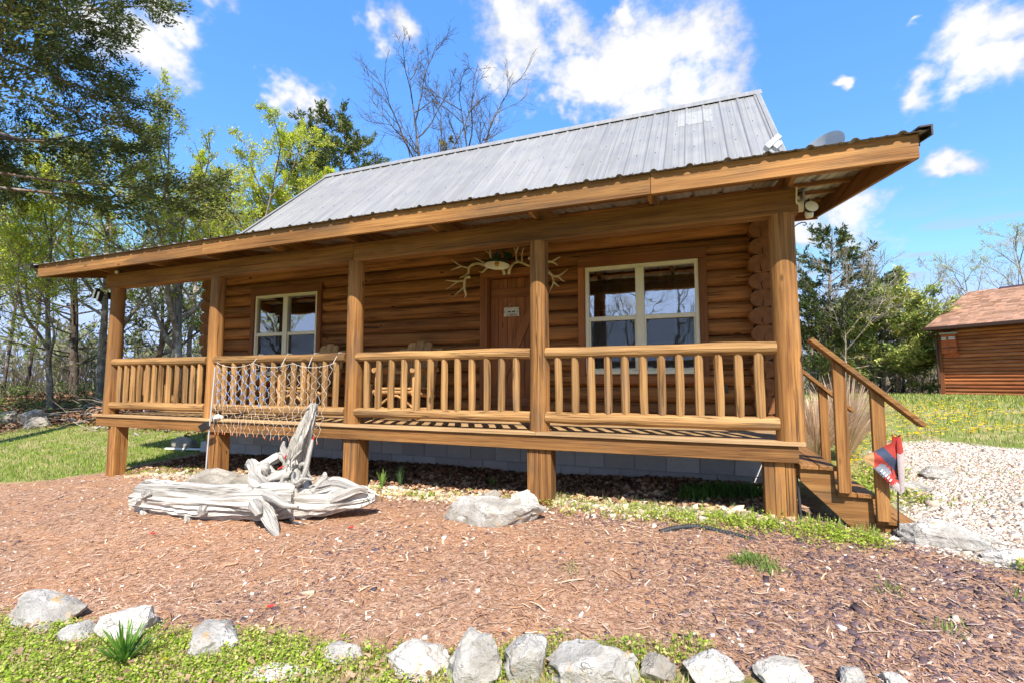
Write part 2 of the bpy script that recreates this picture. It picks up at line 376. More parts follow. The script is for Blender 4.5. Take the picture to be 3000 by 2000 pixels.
plain('core', (0.05, 0.022, 0.01), 0.9)
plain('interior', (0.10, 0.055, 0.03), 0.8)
plain('red_plastic', (0.68, 0.035, 0.035), 0.35)
plain('brass', (0.55, 0.38, 0.12), 0.35, 0.9)
plain('green_enamel', (0.035, 0.075, 0.045), 0.25)
plain('enamel_white', (0.80, 0.77, 0.66), 0.35)
plain('blue_bulb', (0.10, 0.33, 0.80), 0.3)
plain('wire_white', (0.74, 0.70, 0.64), 0.5)
plain('orange_tip', (0.62, 0.22, 0.10), 0.5)
plain('curtain', (0.46, 0.37, 0.18), 0.9, var=0.25, scale=5)
plain('pipe_black', (0.03, 0.032, 0.034), 0.55, var=0.25, scale=30)
plain('gutter', (0.085, 0.045, 0.035), 0.4, 0.2)
plain('rope', (0.45, 0.30, 0.14), 0.9)
plain('green_paint', (0.10, 0.24, 0.09), 0.7)
plain('letter_brown', (0.09, 0.035, 0.02), 0.7)
plain('letter_tan', (0.50, 0.33, 0.20), 0.7)
plain('bear_brown', (0.06, 0.045, 0.035), 0.7)
plain('sign_board', (0.62, 0.59, 0.50), 0.75, var=0.14, scale=40)

def antler():
    T = new_mat('antler'); o = T.new('ShaderNodeTexCoord').outputs['Object']
    c = T.mix(T.map(T.noise(o, 11, 5, 0.6), 0.35, 0.68), (0.50, 0.38, 0.20), (0.76, 0.66, 0.44))
    pin(T, color=c, rough=0.5, normal=T.bump(T.noise(o, 70, 3), 0.25, 0.004))
antler()
def block():
    T = new_mat('block'); o = T.new('ShaderNodeTexCoord').outputs['Object']; w = T.math('MULTIPLY', T.new('ShaderNodeObjectInfo').outputs['Random'], 30)
    n = T.noise(o, 120, 3, 0.7, w); b = T.noise(o, 5, 4, 0.6, w)
    c = T.mix(T.map(n, 0.35, 0.7), (0.46, 0.45, 0.44), (0.68, 0.665, 0.645)); c = T.mix(T.math('MULTIPLY', T.map(b, 0.45, 0.75), 0.5), c, (0.66, 0.65, 0.63))
    pv = T.math('MULTIPLY_ADD', T.new('ShaderNodeObjectInfo').outputs['Random'], 0.3, 0.85); c = T.mix(1.0, c, T.comb(pv, pv, pv), 'MULTIPLY')
    pin(T, color=c, rough=0.95, spec=0.15, normal=T.bump(n, 0.6, 0.004))
block()
def glass():
    T = new_mat('glass'); T.n.remove(T.p)
    fr = T.new('ShaderNodeFresnel'); fr.inputs[0].default_value = 2.2
    tr = T.new('ShaderNodeBsdfTransparent'); tr.inputs[0].default_value = (0.80, 0.84, 0.83, 1)
    gl = T.new('ShaderNodeBsdfGlossy'); gl.inputs['Roughness'].default_value = 0.012; gl.inputs['Color'].default_value = (1, 1, 1, 1)
    o = T.new('ShaderNodeTexCoord').outputs['Object']; T.put(gl.inputs['Normal'], T.bump(T.noise(o, 2.3, 2), 0.035, 0.05))
    mx = T.new('ShaderNodeMixShader'); T.l.new(T.math('MULTIPLY_ADD', fr.outputs[0], 1.7, 0.14, True), mx.inputs[0]); T.l.new(tr.outputs[0], mx.inputs[1]); T.l.new(gl.outputs[0], mx.inputs[2])
    T.l.new(mx.outputs[0], T.out.inputs[0])
glass()
def screen():
    T = new_mat('insect_screen'); T.n.remove(T.p)
    tr = T.new('ShaderNodeBsdfTransparent'); df = T.new('ShaderNodeBsdfDiffuse'); df.inputs[0].default_value = (0.06, 0.065, 0.07, 1)
    mx = T.new('ShaderNodeMixShader'); mx.inputs[0].default_value = 0.38; T.l.new(tr.outputs[0], mx.inputs[1]); T.l.new(df.outputs[0], mx.inputs[2]); T.l.new(mx.outputs[0], T.out.inputs[0])
screen()
def rock(name, c0, c1, c2, lichen):
    T = new_mat(name); o = T.new('ShaderNodeTexCoord').outputs['Object']; w = T.math('MULTIPLY', T.new('ShaderNodeObjectInfo').outputs['Random'], 30)
    n = T.noise(o, 5, 8, 0.65, w); f = T.noise(o, 45, 5, 0.7, w)
    c = T.mix(T.map(n, 0.35, 0.68), c0, c1); c = T.mix(T.math('MULTIPLY', T.map(f, 0.52, 0.7), 0.7), c, c2)
    l = T.math('MULTIPLY', T.map(T.noise(o, 9, 6, 0.7, T.math('ADD', w, 7)), 0.58, 0.68), lichen)
    c = T.mix(l, c, (0.52, 0.30, 0.09))
    sp = T.math('MULTIPLY', T.map(T.noise(o, 30, 3, 0.6, T.math('ADD', w, 3)), 0.62, 0.70), 0.6); c = T.mix(sp, c, (0.13, 0.115, 0.10))
    mo = T.math('MULTIPLY', T.map(T.noise(o, 4, 5, 0.7, T.math('ADD', w, 17)), 0.55, 0.7), 0.65); c = T.mix(mo, c, (0.20, 0.16, 0.11))
    ck = T.math('MULTIPLY', T.map(T.math('ABSOLUTE', T.math('SUBTRACT', T.noise(T.vec('MULTIPLY', o, (1, 1, 2.2)), 4.5, 4, 0.6, T.math('ADD', w, 21)), 0.5)), 0.014, 0.0), T.map(n, 0.45, 0.6, 0.0, 0.6)); c = T.mix(ck, c, (0.09, 0.08, 0.065))
    h = T.math('SUBTRACT', T.math('ADD', T.math('MULTIPLY', n, 1.4), T.math('MULTIPLY', f, 0.6)), T.math('MULTIPLY', ck, 0.5))
    pin(T, color=c, rough=0.9, spec=0.2, normal=T.bump(h, 0.9, 0.03))
rock('limestone', (0.30, 0.275, 0.24), (0.54, 0.515, 0.465), (0.22, 0.20, 0.165), 0.8)
rock('fieldstone', (0.24, 0.21, 0.17), (0.40, 0.36, 0.30), (0.18, 0.155, 0.125), 0.3)
rock('white_stone', (0.44, 0.40, 0.34), (0.64, 0.60, 0.54), (0.31, 0.26, 0.20), 0.5)
def vcol(name, rough=0.85, trans=0.0, gain=1.0, spec=0.2, fine=0.25):
    """material whose base colour is the mesh's own colour attribute, with grain"""
    T = new_mat(name); a = T.attr('Col').outputs['Color']
    o = T.new('ShaderNodeTexCoord').outputs['Object']; n = T.map(T.noise(o, 60, 3), 0.2, 0.8, 1 - fine, 1 + fine, False)
    c = T.mix(1.0, a, T.comb(n, n, n), 'MULTIPLY')
    pin(T, color=c, rough=rough, spec=spec)
    if trans:
        tl = T.new('ShaderNodeBsdfTranslucent'); T.put(tl.inputs[0], c); mx = T.new('ShaderNodeMixShader'); mx.inputs[0].default_value = trans
        T.l.new(T.p.outputs[0], mx.inputs[1]); T.l.new(tl.outputs[0], mx.inputs[2]); T.l.new(mx.outputs[0], T.out.inputs[0])
    return T.mat
vcol('scatter'); vcol('leaf', 0.55, 0.45, spec=0.3); vcol('needle', 0.6, 0.22, spec=0.25); vcol('stone_bits', 0.9)
def bark(name, c0, c1, c2, scale=1.0):
    T = new_mat(name); o = T.new('ShaderNodeTexCoord').outputs['Object']
    v = T.vec('MULTIPLY', o, (14 * scale, 14 * scale, 2.5 * scale)); n = T.noise(v, 1, 6, 0.65); m = T.noise(o, 2.6, 5, 0.65)
    c = T.mix(T.map(n, 0.35, 0.66), c0, c1); c = T.mix(T.map(m, 0.5, 0.64), c, c2)
    pin(T, color=c, rough=0.95, spec=0.1, normal=T.bump(n, 0.8, 0.03))
bark('bark_pale', (0.13, 0.105, 0.08), (0.30, 0.25, 0.20), (0.44, 0.40, 0.35))
bark('bark_dark', (0.05, 0.038, 0.03), (0.13, 0.10, 0.08), (0.21, 0.18, 0.15))
bark('bark_cedar', (0.11, 0.065, 0.042), (0.25, 0.17, 0.12), (0.33, 0.29, 0.25))
bark('bark_twig', (0.20, 0.165, 0.13), (0.36, 0.31, 0.26), (0.48, 0.44, 0.39))

# ------------------------------------------------------------------ ground
GP = np.array([(-4.6,0,-.97),(-2.3,0,-.83),(.2,0,-.81),(2.67,0,-.755),(5.05,0,-.67),(-4.7,1.7,-.86),(-1,1.7,-.82),(1.9,1.7,-.795),(5,1.7,-.74),
  (5.75,-.15,-.72),(6.4,-.2,-.70),(-4,-3,-1.05),(0,-3,-1.0),(3,-3,-.98),(6,-3,-.92),(4.3,-5,-1.02),(0,-6,-1.12),(8,-4,-.93),(-8,-3,-1.15),(-8,0,-1.02),
  (-12.4,2.4,-.66),(-9,3.75,-.66),(-18.8,5.3,.05),(-14.1,7.1,.05),(-10,9,-.1),(-5,5,-.75),(-4,9,-.6),(8,3,-.52),(9,8,-.30),(13,18.8,-.03),(8.5,14,-.10),(17,14,-.06),(10,22,-.10),(14,6,-.35),
  (0,12,-.6),(-5,20,-.3),(5,12,-.35),(0,45,-.9),(30,45,-.9),(-40,30,-.4),(60,0,-.9),(-60,-20,-1.2),(0,-45,-1.6),(40,-30,-1.3),(-40,-40,-1.5),(-20,-2,-.7),(22,30,-.3),(-15,35,-.6)], float)
def _rbf():
    d = np.linalg.norm(GP[:, None, :2] - GP[None, :, :2], axis=2); n = len(GP)
    A = np.zeros((n + 3, n + 3)); A[:n, :n] = d; A[:n, n:] = np.c_[np.ones(n), GP[:, :2] / 50]; A[n:, :n] = A[:n, n:].T
    A[:n, :n] -= np.eye(n) * 0.05
    return np.linalg.solve(A, np.r_[GP[:, 2], 0, 0, 0])
_C = _rbf()
def ground_z(x, y):
    x = np.atleast_1d(np.asarray(x, float)); y = np.atleast_1d(np.asarray(y, float)); sh = x.shape; X = np.c_[x.ravel(), y.ravel()]
    out = np.zeros(len(X))
    for s in range(0, len(X), 20000):
        q = X[s:s + 20000]; d = np.linalg.norm(q[:, None] - GP[None, :, :2], axis=2); out[s:s + 20000] = d @ _C[:-3] + _C[-3] + q @ _C[-2:] / 50
    return np.clip(out, -3, 0.35).reshape(sh)
def gz(x, y): return float(ground_z(x, y)[0])
_rng = np.random.default_rng(5)
_NW = [(_rng.uniform(0, 6.28), f * _rng.uniform(.8, 1.2), _rng.uniform(0, 6.28)) for f in (0.9, 1.7, 2.9, 4.7, 7.9, 13, 21) for _ in range(3)]
def wob(x, y):
    """cheap smooth noise, about -1..1"""
    s = 0
    for a, f, p in _NW: s = s + np.sin((x * math.cos(a) + y * math.sin(a)) * f + p + 1.3 * np.sin(f * 0.61 * (y * math.cos(a) - x * math.sin(a)) + p * 2)) * (1 / f) ** 0.55
    return s / 3.2
MULCH = [(-5.9,-.9),(-5.2,-.44),(-4.97,.1),(-4.95,.72),(-5.0,1.9),(5.2,1.9),(5.35,.4),(5.7,-.3),(5.96,-.58),(6.25,-.74),(8.5,-1.6),(10,-4.2),(6.2,-3.2),(5.0,-2.2),(4.44,-2.3),(3.9,-2.32),(3.47,-2.42),(2.6,-2.68),(1.8,-2.92),(.5,-3.15),(-3,-3.6),(-6.4,-2.4)]
GRAVEL = [(5.62,-.05),(5.85,-.36),(6.3,-.6),(9,-1.5),(16,-1.5),(16,3),(9.2,4.0),(7.9,5.1),(7.0,4.9),(6.5,3),(6.3,1.2),(5.9,.6)]
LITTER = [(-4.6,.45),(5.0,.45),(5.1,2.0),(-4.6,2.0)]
BANK = [(-11.3,.2),(-12.1,2.2),(-11.4,3.6),(-9.6,4.6),(-7.5,6.5),(-6,9),(-4,12),(-6,22),(-16,26),(-30,14),(-26,-4)]
def sdist(poly, x, y):
    """signed distance to polygon, positive inside"""
    P = np.array(poly, float); Q = np.roll(P, -1, axis=0); d = np.full(x.shape, 1e9); ins = np.zeros(x.shape, bool)
    for (ax, ay), (bx, by) in zip(P, Q):
        ex, ey = bx - ax, by - ay; t = np.clip(((x - ax) * ex + (y - ay) * ey) / (ex * ex + ey * ey), 0, 1)
        d = np.minimum(d, np.hypot(x - ax - t * ex, y - ay - t * ey))
        c = ((ay > y) != (by > y)) & (x < (bx - ax) * (y - ay) / (by - ay + 1e-12) + ax); ins ^= c
    return np.where(ins, d, -d)
def zones(x, y):
    w = wob(x * 1.7, y * 1.7)
    sm = lambda d, s: np.clip(0.5 + (d + w * 0.10) / s, 0, 1)
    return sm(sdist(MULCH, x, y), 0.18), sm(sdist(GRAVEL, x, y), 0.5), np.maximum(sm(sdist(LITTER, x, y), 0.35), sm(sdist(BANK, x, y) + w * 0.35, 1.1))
def ground_mat():
    T = new_mat('ground'); o = T.new('ShaderNodeTexCoord').outputs['Object']; z = T.attr('zone').outputs['Color']
    s = T.new('ShaderNodeSeparateColor'); T.put(s.inputs[0], z)
    a = T.noise(o, 2.0, 5, 0.6); b = T.noise(o, 22, 6, 0.7); c3 = T.noise(T.vec('MULTIPLY', o, (60, 140, 60)), 1.0, 3, 0.7)
    far = T.noise(o, 0.35, 4, 0.6)
    grass = T.mix(T.map(b, 0.35, 0.65), (0.12, 0.17, 0.03), (0.22, 0.26, 0.06)); grass = T.mix(T.math('MULTIPLY', T.map(a, 0.44, 0.58), 0.85), grass, (0.40, 0.31, 0.18))
    grass = T.mix(T.math('MULTIPLY', T.map(far, 0.42, 0.6), 0.5), grass, (0.30, 0.28, 0.10))
    mul = T.ramp(b, [(0.32, (0.11, 0.062, 0.045)), (0.45, (0.30, 0.165, 0.10)), (0.56, (0.42, 0.255, 0.165)), (0.68, (0.56, 0.41, 0.30))])
    mul = T.mix(T.math('MULTIPLY', T.map(a, 0.45, 0.62), 0.6), mul, (0.42, 0.215, 0.11)); mul = T.mix(T.math('MULTIPLY', T.map(c3, 0.5, 0.7), 0.45), mul, (0.54, 0.37, 0.26))
    vo = T.voro(o, 34); grv = T.mix(T.map(vo, 0.15, 0.6), (0.64, 0.56, 0.47), (0.22, 0.16, 0.11)); grv = T.mix(T.map(b, 0.45, 0.7), grv, (0.66, 0.60, 0.52))
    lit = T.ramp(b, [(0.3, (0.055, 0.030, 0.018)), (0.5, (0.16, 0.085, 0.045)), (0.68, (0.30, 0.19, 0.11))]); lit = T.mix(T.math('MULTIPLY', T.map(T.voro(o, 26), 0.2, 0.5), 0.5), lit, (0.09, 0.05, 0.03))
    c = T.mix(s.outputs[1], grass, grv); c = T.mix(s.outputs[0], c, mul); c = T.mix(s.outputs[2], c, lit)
    h = T.math('ADD', T.math('MULTIPLY', b, 0.7), T.math('MULTIPLY', c3, 0.3))
    pin(T, color=c, rough=0.95, spec=0.1, normal=T.bump(h, 0.9, 0.03))
ground_mat()
def axis_pts(lo, hi, step, far, grow=1.22):
    a = list(np.arange(lo, hi + 1e-6, step)); s = step
    while a[-1] < far: s *= grow; a.append(a[-1] + s)
    s = step; b = []; q = lo
    while q > -far: s *= grow; q -= s; b.append(q)
    return np.array(b[::-1] + a)
def build_ground():
    xs = axis_pts(-9, 9, 0.07, 900); ys = axis_pts(-4, 6, 0.07, 900); X, Y = np.meshgrid(xs, ys)
    Z = ground_z(X, Y); near = np.clip((14 - np.hypot(X - CAM[0], Y - CAM[1])) / 6, 0.15, 1)
    Z = Z + wob(X * 0.9, Y * 0.9) * 0.018 * near + wob(X * 4, Y * 4) * 0.008 * near
    m, g, l = zones(X, Y); n, k = X.shape; i = (np.arange(n - 1) * k)[:, None] + np.arange(k - 1)
    F = np.stack([i, i + 1, i + k + 1, i + k], -1).reshape(-1, 4)
    me = mesh_np('ground', np.c_[X.ravel(), Y.ravel(), Z.ravel()], F, MAT['ground'], True)
    at = me.color_attributes.new('zone', 'FLOAT_COLOR', 'POINT'); c = np.ones((X.size, 4), np.float32); c[:, 0] = m.ravel(); c[:, 1] = g.ravel(); c[:, 2] = l.ravel(); at.data.foreach_set('color', c.ravel())
    o = bpy.data.objects.new('ground', me); COL.objects.link(o); tag(o, 'ground of brown bark mulch, spring lawn and pale gravel', None, kind='structure')
build_ground()

# ------------------------------------------------------------------ the log cabin
R_ = random.Random(11)
cabin = thing('log_cabin', 'brown log cabin with covered front porch and grey metal roof', 'cabin', (0.2, 3.2, -0.8))
PX = [-4.6629, -2.3264, 0.1871, 2.6661, 5.0333]; YW = 1.7222
# foundation: mortar wall, every block a piece
mb = MB(); mb.box((-4.72, 1.74, -1.3), (5.05, 1.95, -0.03)); mb.box((-4.72, 1.96, -1.3), (-4.5, 8.2, -0.03)); mb.box((4.83, 1.96, -1.3), (5.05, 8.2, -0.03))
found = mb.obj('foundation', MAT['mortar'], cabin)
bme = MB().box((0.005, 0, 0.005), (0.4015, 0.12, 0.198)).mesh('block', MAT['block'], bevel=0.006)
for c in range(5):
    z0 = -0.6438 + 0.2032 * (c - 2); x = 2.6165 - 0.4064 * 18 - (0.2032 if c % 2 else 0)
    while x < 5.05:
        if x > -4.95: put('block', bme, (x, YW + R_.uniform(-.002, .002), z0), found)
        x += 0.4064
# front wall
JZ = [0.033 + 0.215 * k for k in range(-1, 13)]
OPEN = [(-3.62, -1.93, 0.49, 2.27), (2.71, 4.40, 0.49, 2.27), (1.17, 2.24, 0.0, 2.2)]
OPEN_CUT = [(-3.53, -2.02, 0.62, 2.13), (2.80, 4.305, 0.62, 2.13), (1.27, 2.14, 0.0, 2.10)]
mb = MB()
xs = [-4.6, -3.53, -2.02, 1.27, 2.14, 2.80, 4.305, 4.95]
for a, b in zip(xs[:-1], xs[1:]):
    o = [q for q in OPEN_CUT if abs(q[0] - a) < .01]
    if o:
        if o[0][2] > 0.05: mb.box((a, 1.80, -0.1), (b, 1.88, o[0][2]))
        mb.box((a, 1.80, o[0][3]), (b, 1.88, 2.9))
    else: mb.box((a, 1.80, -0.1), (b, 1.88, 2.9))
front = mb.obj('front_wall', MAT['core'], cabin)
def log_mesh(x0, x1, h, seed):
    rr = random.Random(seed); n = max(2, int((x1 - x0) / 0.25)); prof = []
    for k in range(11):
        a = -1 + 2 * k / 10; prof.append((-0.064 * (1 - a * a) ** 0.62, a * (h / 2 - 0.002)))
    prof += [(0.07, h / 2 - 0.0015), (0.07, -h / 2 + 0.0015)]
    V = []; F = []; k = len(prof); ph = rr.uniform(0, 9)
    for i in range(n + 1):
        x = x0 + (x1 - x0) * i / n; d = 0.006 * math.sin(x * 1.3 + ph) + 0.004 * math.sin(x * 3.7 + ph * 2)
        for (py, pz) in prof: V.append((x, py * (1 + d * 10) if py < 0 else py, pz))
    for i in range(n):
        for j in range(k): F.append((i * k + j, i * k + (j + 1) % k, (i + 1) * k + (j + 1) % k, (i + 1) * k + j))
    b = MB().add(V, F); b.f += [list(range(k)), [n * k + j for j in range(k)]]; b.m += [0, 0]
    return b.mesh('log', MAT['wall_x'], smooth=True)
for ci, z in enumerate(JZ):
    zc = z + 0.1075; segs = [(-4.58, 4.92)]
    for (a, b, lo, hi) in OPEN_CUT:
        if zc > lo and zc < hi: segs = [t for s in segs for t in ((s[0], a) if s[0] < a < s[1] else s, (b, s[1]) if s[0] < b < s[1] else None) if t]
    for s in segs:
        c = (s[0] + s[1]) / 2; put('log', log_mesh(s[0] - c, s[1] - c, 0.215, ci * 7 + int(s[0] * 3)), (c, 1.741, zc), front)
# side walls: round logs whose ends stick out past the front wall
def round_log(seed, r=0.152, y0=1.52, y1=8.3):
    n = 28; V = []; F = []; ny = 8; rr = random.Random(seed); ph = rr.uniform(0, 6)
    for i in range(ny + 1):
        y = y0 + (y1 - y0) * (i / ny) ** 1.5
        for k in range(n):
            a = 2 * math.pi * k / n; q = r * (1 + 0.015 * math.sin(a * 3 + ph)) * (0.965 if i == 0 else 1)
            V.append((q * math.cos(a), y + (0.0 if i else 0.0), max(q * math.sin(a) * 0.745, -0.118)))
        if i == 0: pass
    for i in range(ny):
        for k in range(n): F.append((i * n + k, i * n + (k + 1) % n, (i + 1) * n + (k + 1) % n, (i + 1) * n + k))
    b = MB().add(V, F); b.f += [list(range(n))[::-1], [ny * n + k for k in range(n)]]; b.m += [1, 1]
    return b.mesh('log', [MAT['wall_y'], MAT['log_end']], smooth=True)
lm = [round_log(s) for s in range(4)]
for side, X in (('left_wall', -4.64), ('right_wall', 5.022)):
    w = MB().box((X - 0.09, 1.62, -0.05), (X + 0.10, 8.2, 2.7)).obj(side, MAT['core'], cabin)
    for k in range(-5, 7):
        put('log', lm[(k + 7) % 4], (X + R_.uniform(-.012, .012) + 0.002 * k, R_.uniform(-.03, .03), 1.105 + 0.2155 * k), w)
# back wall, gables and floor keep the rooms dark
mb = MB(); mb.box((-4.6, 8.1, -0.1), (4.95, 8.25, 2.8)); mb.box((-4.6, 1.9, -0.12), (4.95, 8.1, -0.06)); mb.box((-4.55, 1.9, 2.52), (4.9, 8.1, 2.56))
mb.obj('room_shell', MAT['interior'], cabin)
for X in (-4.69, 4.93):
    MB().prism([(1.85, 2.72), (5.0, 5.72), (8.15, 2.72)], 'x', X, X + 0.1).obj('gable', MAT['wall_y'], cabin)

# windows
def window(x0, name_seed, curtain):
    z0, z1 = 0.628, 2.128; W = 1.5; x1 = x0 + W; y = 1.665; mb = MB(); f = 0.05
    mb.box((x0, y, z0), (x0 + f, y + 0.09, z1)); mb.box((x1 - f, y, z0), (x1, y + 0.09, z1)); mb.box((x0 + f, y + .002, z1 - f), (x1 - f, y + 0.09, z1)); mb.box((x0 + f, y + .002, z0), (x1 - f, y + 0.09, z0 + f))
    xm = (x0 + x1) / 2; mb.box((xm - 0.055, y - 0.004, z0 + f), (xm + 0.055, y + 0.09, z1 - f))
    zm = (z0 + z1) / 2 + 0.015
    for a, b in ((x0 + f, xm - 0.055), (xm + 0.055, x1 - f)):
        mb.box((a, y + 0.012, zm - 0.03), (b, y + 0.08, zm + 0.03))
        for u, v in ((a, a + 0.022), (b - 0.022, b)): mb.box((u, y + 0.02, z0 + f), (v, y + 0.075, zm - 0.03))
        mb.box((a + .022, y + 0.021, z0 + f), (b - .022, y + 0.075, z0 + f + 0.03))
    win = mb.obj('window', MAT['vinyl'], cabin, bevel=0.004)
    for a, b in ((x0 + f, xm - 0.055), (xm + 0.055, x1 - f)):
        for lo, hi, yy in ((zm + 0.03, z1 - f, y + 0.045), (z0 + f + .03, zm - 0.03, y + 0.06)):
            MB().box((a, yy, lo), (b, yy + 0.004, hi)).obj('pane', MAT['glass'], win)
        MB().box((a + .022, y + 0.03, z0 + f + .03), (b - .022, y + 0.031, zm - 0.03)).obj('insect_screen', MAT['insect_screen'], win)
        g = MB(); c = (a + b) / 2 + 0.07 * (1 if a < xm - .3 else -1) * (-1 if curtain else 1)
        zt = z1 - f - 0.21
        g.box((c - 0.006, y + 0.052, zm + 0.03), (c + 0.006, y + 0.056, z1 - f)); g.box((a, y + 0.0525, zt), (b, y + 0.0555, zt + 0.012)); g.box((a, y + 0.0525, zm + 0.12), (b, y + 0.0555, zm + 0.13))
        g.box((c - 0.006, y + 0.067, z0 + f + .03), (c + 0.006, y + 0.071, zm - 0.03)); g.box((a, y + 0.0675, z0 + f + 0.36), (b, y + 0.0705, z0 + f + 0.37))
        g.obj('muntin_grid', MAT['wire_white'], win)
        for lx in (a + 0.12, b - 0.12):
            MB().box((lx - 0.02, y - 0.003, z0 + f + 0.028), (lx + 0.02, y + 0.019, z0 + f + 0.045)).obj('sash_latch', MAT['black_plastic'], win)
    for nm, a, b in (('side_casing', (x0 - 0.1, 1.645, z0 - 0.02), (x0 - 0.002, 1.80, z1 + 0.002)), ('side_casing', (x1 + 0.002, 1.645, z0 - 0.02), (x1 + 0.1, 1.80, z1 + 0.002))):
        MB().box(a, b).obj(nm, MAT['trim_z'], win, bevel=0.004)
    MB().box((x0 - 0.1, 1.640, z1 + 0.004), (x1 + 0.1, 1.80, z1 + 0.145)).obj('head_casing', MAT['trim_x'], win, bevel=0.004)
    MB().box((x0 - 0.1, 1.643, z0 - 0.13), (x1 + 0.1, 1.80, z0 - 0.022)).obj('sill_casing', MAT['trim_x'], win, bevel=0.004)
    if curtain:
        def drape(xa, xb, za, zb, yy, amp, fr):
            n = 60; V = []; F = []
            for i in range(n + 1):
                x = xa + (xb - xa) * i / n; d = amp * math.sin(x * fr) + amp * .5 * math.sin(x * fr * 2.3 + 1)
                V += [(x, yy + d, za), (x, yy + d * 0.6, zb)]
            for i in range(n): F.append((2 * i, 2 * i + 2, 2 * i + 3, 2 * i + 1))
            return MB().add(V, F).obj('curtain', MAT['curtain'], win, smooth=True)
        drape(x0 + 0.05, x1 - 0.05, z1 - 0.47, z1 - 0.09, y + 0.17, 0.014, 47)
        drape(x0 + 0.02, x0 + 0.17, z0, z1 - 0.09, y + 0.20, 0.02, 70); drape(x1 - 0.17, x1 - 0.02, z0, z1 - 0.09, y + 0.20, 0.02, 70)
        MB().box((x0, y + 0.12, z1 - 0.095), (x1, y + 0.2, z1 - 0.05)).obj('curtain_rod', MAT['board_x'], win)
    return win
window(-3.525, 1, False); window(2.80, 2, True)
# door
door = MB().box((1.285, 1.80, 0.03), (2.135, 1.83, 2.095)).obj('door', MAT['core'], cabin)
for i in range(6):
    a = 1.287 + i * 0.141; MB().box((a + .002, 1.782, 0.035), (a + 0.139, 1.80, 2.09)).obj('plank', MAT['trim_z'], door, bevel=0.005)
MB().box((1.30, 1.757, 1.79), (2.12, 1.781, 1.935)).obj('brace', MAT['trim_x'], door, bevel=0.004)
MB().box((1.30, 1.757, 0.16), (2.12, 1.781, 0.30)).obj('brace', MAT['trim_x'], door, bevel=0.004)
MB().beam((1.37, 1.768, 0.32), (2.04, 1.768, 1.77), 0.022, 0.125, up=(-1, 0, .4)).obj('brace', MAT['trim_z'], door, bevel=0.003)
MB().lathe([(0.0, -.03), (.03, -.03), (.032, 0), (.012, .01), (.012, .05), (0, .05)], 12, (2.06, 1.755, 0.98), Matrix.Rotation(math.pi / 2, 3, 'X')).obj('door_knob', MAT['brass'], door, smooth=True)
MB().box((1.168, 1.645, 0.0), (1.283, 1.80, 2.098)).obj('side_casing', MAT['trim_z'], door, bevel=0.004)
MB().box((2.137, 1.645, 0.0), (2.24, 1.80, 2.098)).obj('side_casing', MAT['trim_z'], door, bevel=0.004)
MB().box((1.168, 1.641, 2.10), (2.24, 1.80, 2.215)).obj('head_casing', MAT['trim_x'], door, bevel=0.004)
MB().box((1.285, 1.70, 0.002), (2.135, 1.80, 0.028)).obj('threshold', MAT['white_paint'], door)
MB().box((4.55, 1.668, 0.38), (4.605, 1.69, 0.48)).obj('outlet_cover', MAT['gutter'], cabin)

# porch deck
mb = MB(); mb.box((-4.86, -0.10, -0.183), (0.10, -0.062, -0.042)); mb.box((0.104, -0.101, -0.183), (5.075, -0.062, -0.042))
mb.box((-4.86, -0.06, -0.183), (-4.82, 1.70, -0.042)); mb.box((5.035, -0.06, -0.183), (5.075, 1.70, -0.042))
x = -4.5
while x < 5: mb.box((x, -0.06, -0.18), (x + 0.038, 1.70, -0.042)); x += 0.406
deck = mb.obj('deck', MAT['board_x'], cabin, bevel=0.003)
for i in range(13):
    y0 = -0.128 + i * 0.1405; js = [-4.93] + ([2.65] if i == 0 else [[-1.2, 2.4], [0.3], [1.6, -2.6]][i % 3]) + [5.13]; js = sorted(js)
    for a, b in zip(js[:-1], js[1:]):
        c = (a + b) / 2; put('board', MB().box((a - c + .0015, 0, -0.038), (b - c - .0015, 0.1355, 0)).mesh('board', MAT['deck_x'], bevel=0.004), (c, y0, R_.uniform(-.0015, .0015)), deck)
# posts: round above the deck, squared timbers below
for i, X in enumerate(PX):
    r = 0.112 if i == 4 else 0.104
    me = gnarly('porch_post', [(0, 0, 0.0), (0.004, 0, 0.7), (-.003, 0, 1.4), (0, 0, 2.06)], [r * 1.06, r * 1.02, r * .99, r * .97], MAT['post_z'], 20, 26, seed=i + 3, amp=0.02, freq=1.2)
    put('porch_post', me, (X, 0, 0.001), cabin)
for i, (xa, xb, zb, plies) in enumerate([(-4.60, -4.34, -1.08, 2), (-2.335, -2.11, -0.95, 2), (.095, .342, -.93, 1), (2.54, 2.803, -.88, 2), (4.80, 5.052, -.80, 3)]):
    n = plies; w = (xb - xa) / n
    for k in range(n):
        a = xa + k * w
        put('foot_post', MB().box((0.0012, 0, zb), (w - 0.0012, 0.19, -0.186)).mesh('foot_post', MAT['post_z'], bevel=0.004), (a, -0.058 - 0.004 * ((k + i) % 2) - 0.035 * (k % 2) * (1 if i == 0 else 0), 0), cabin)
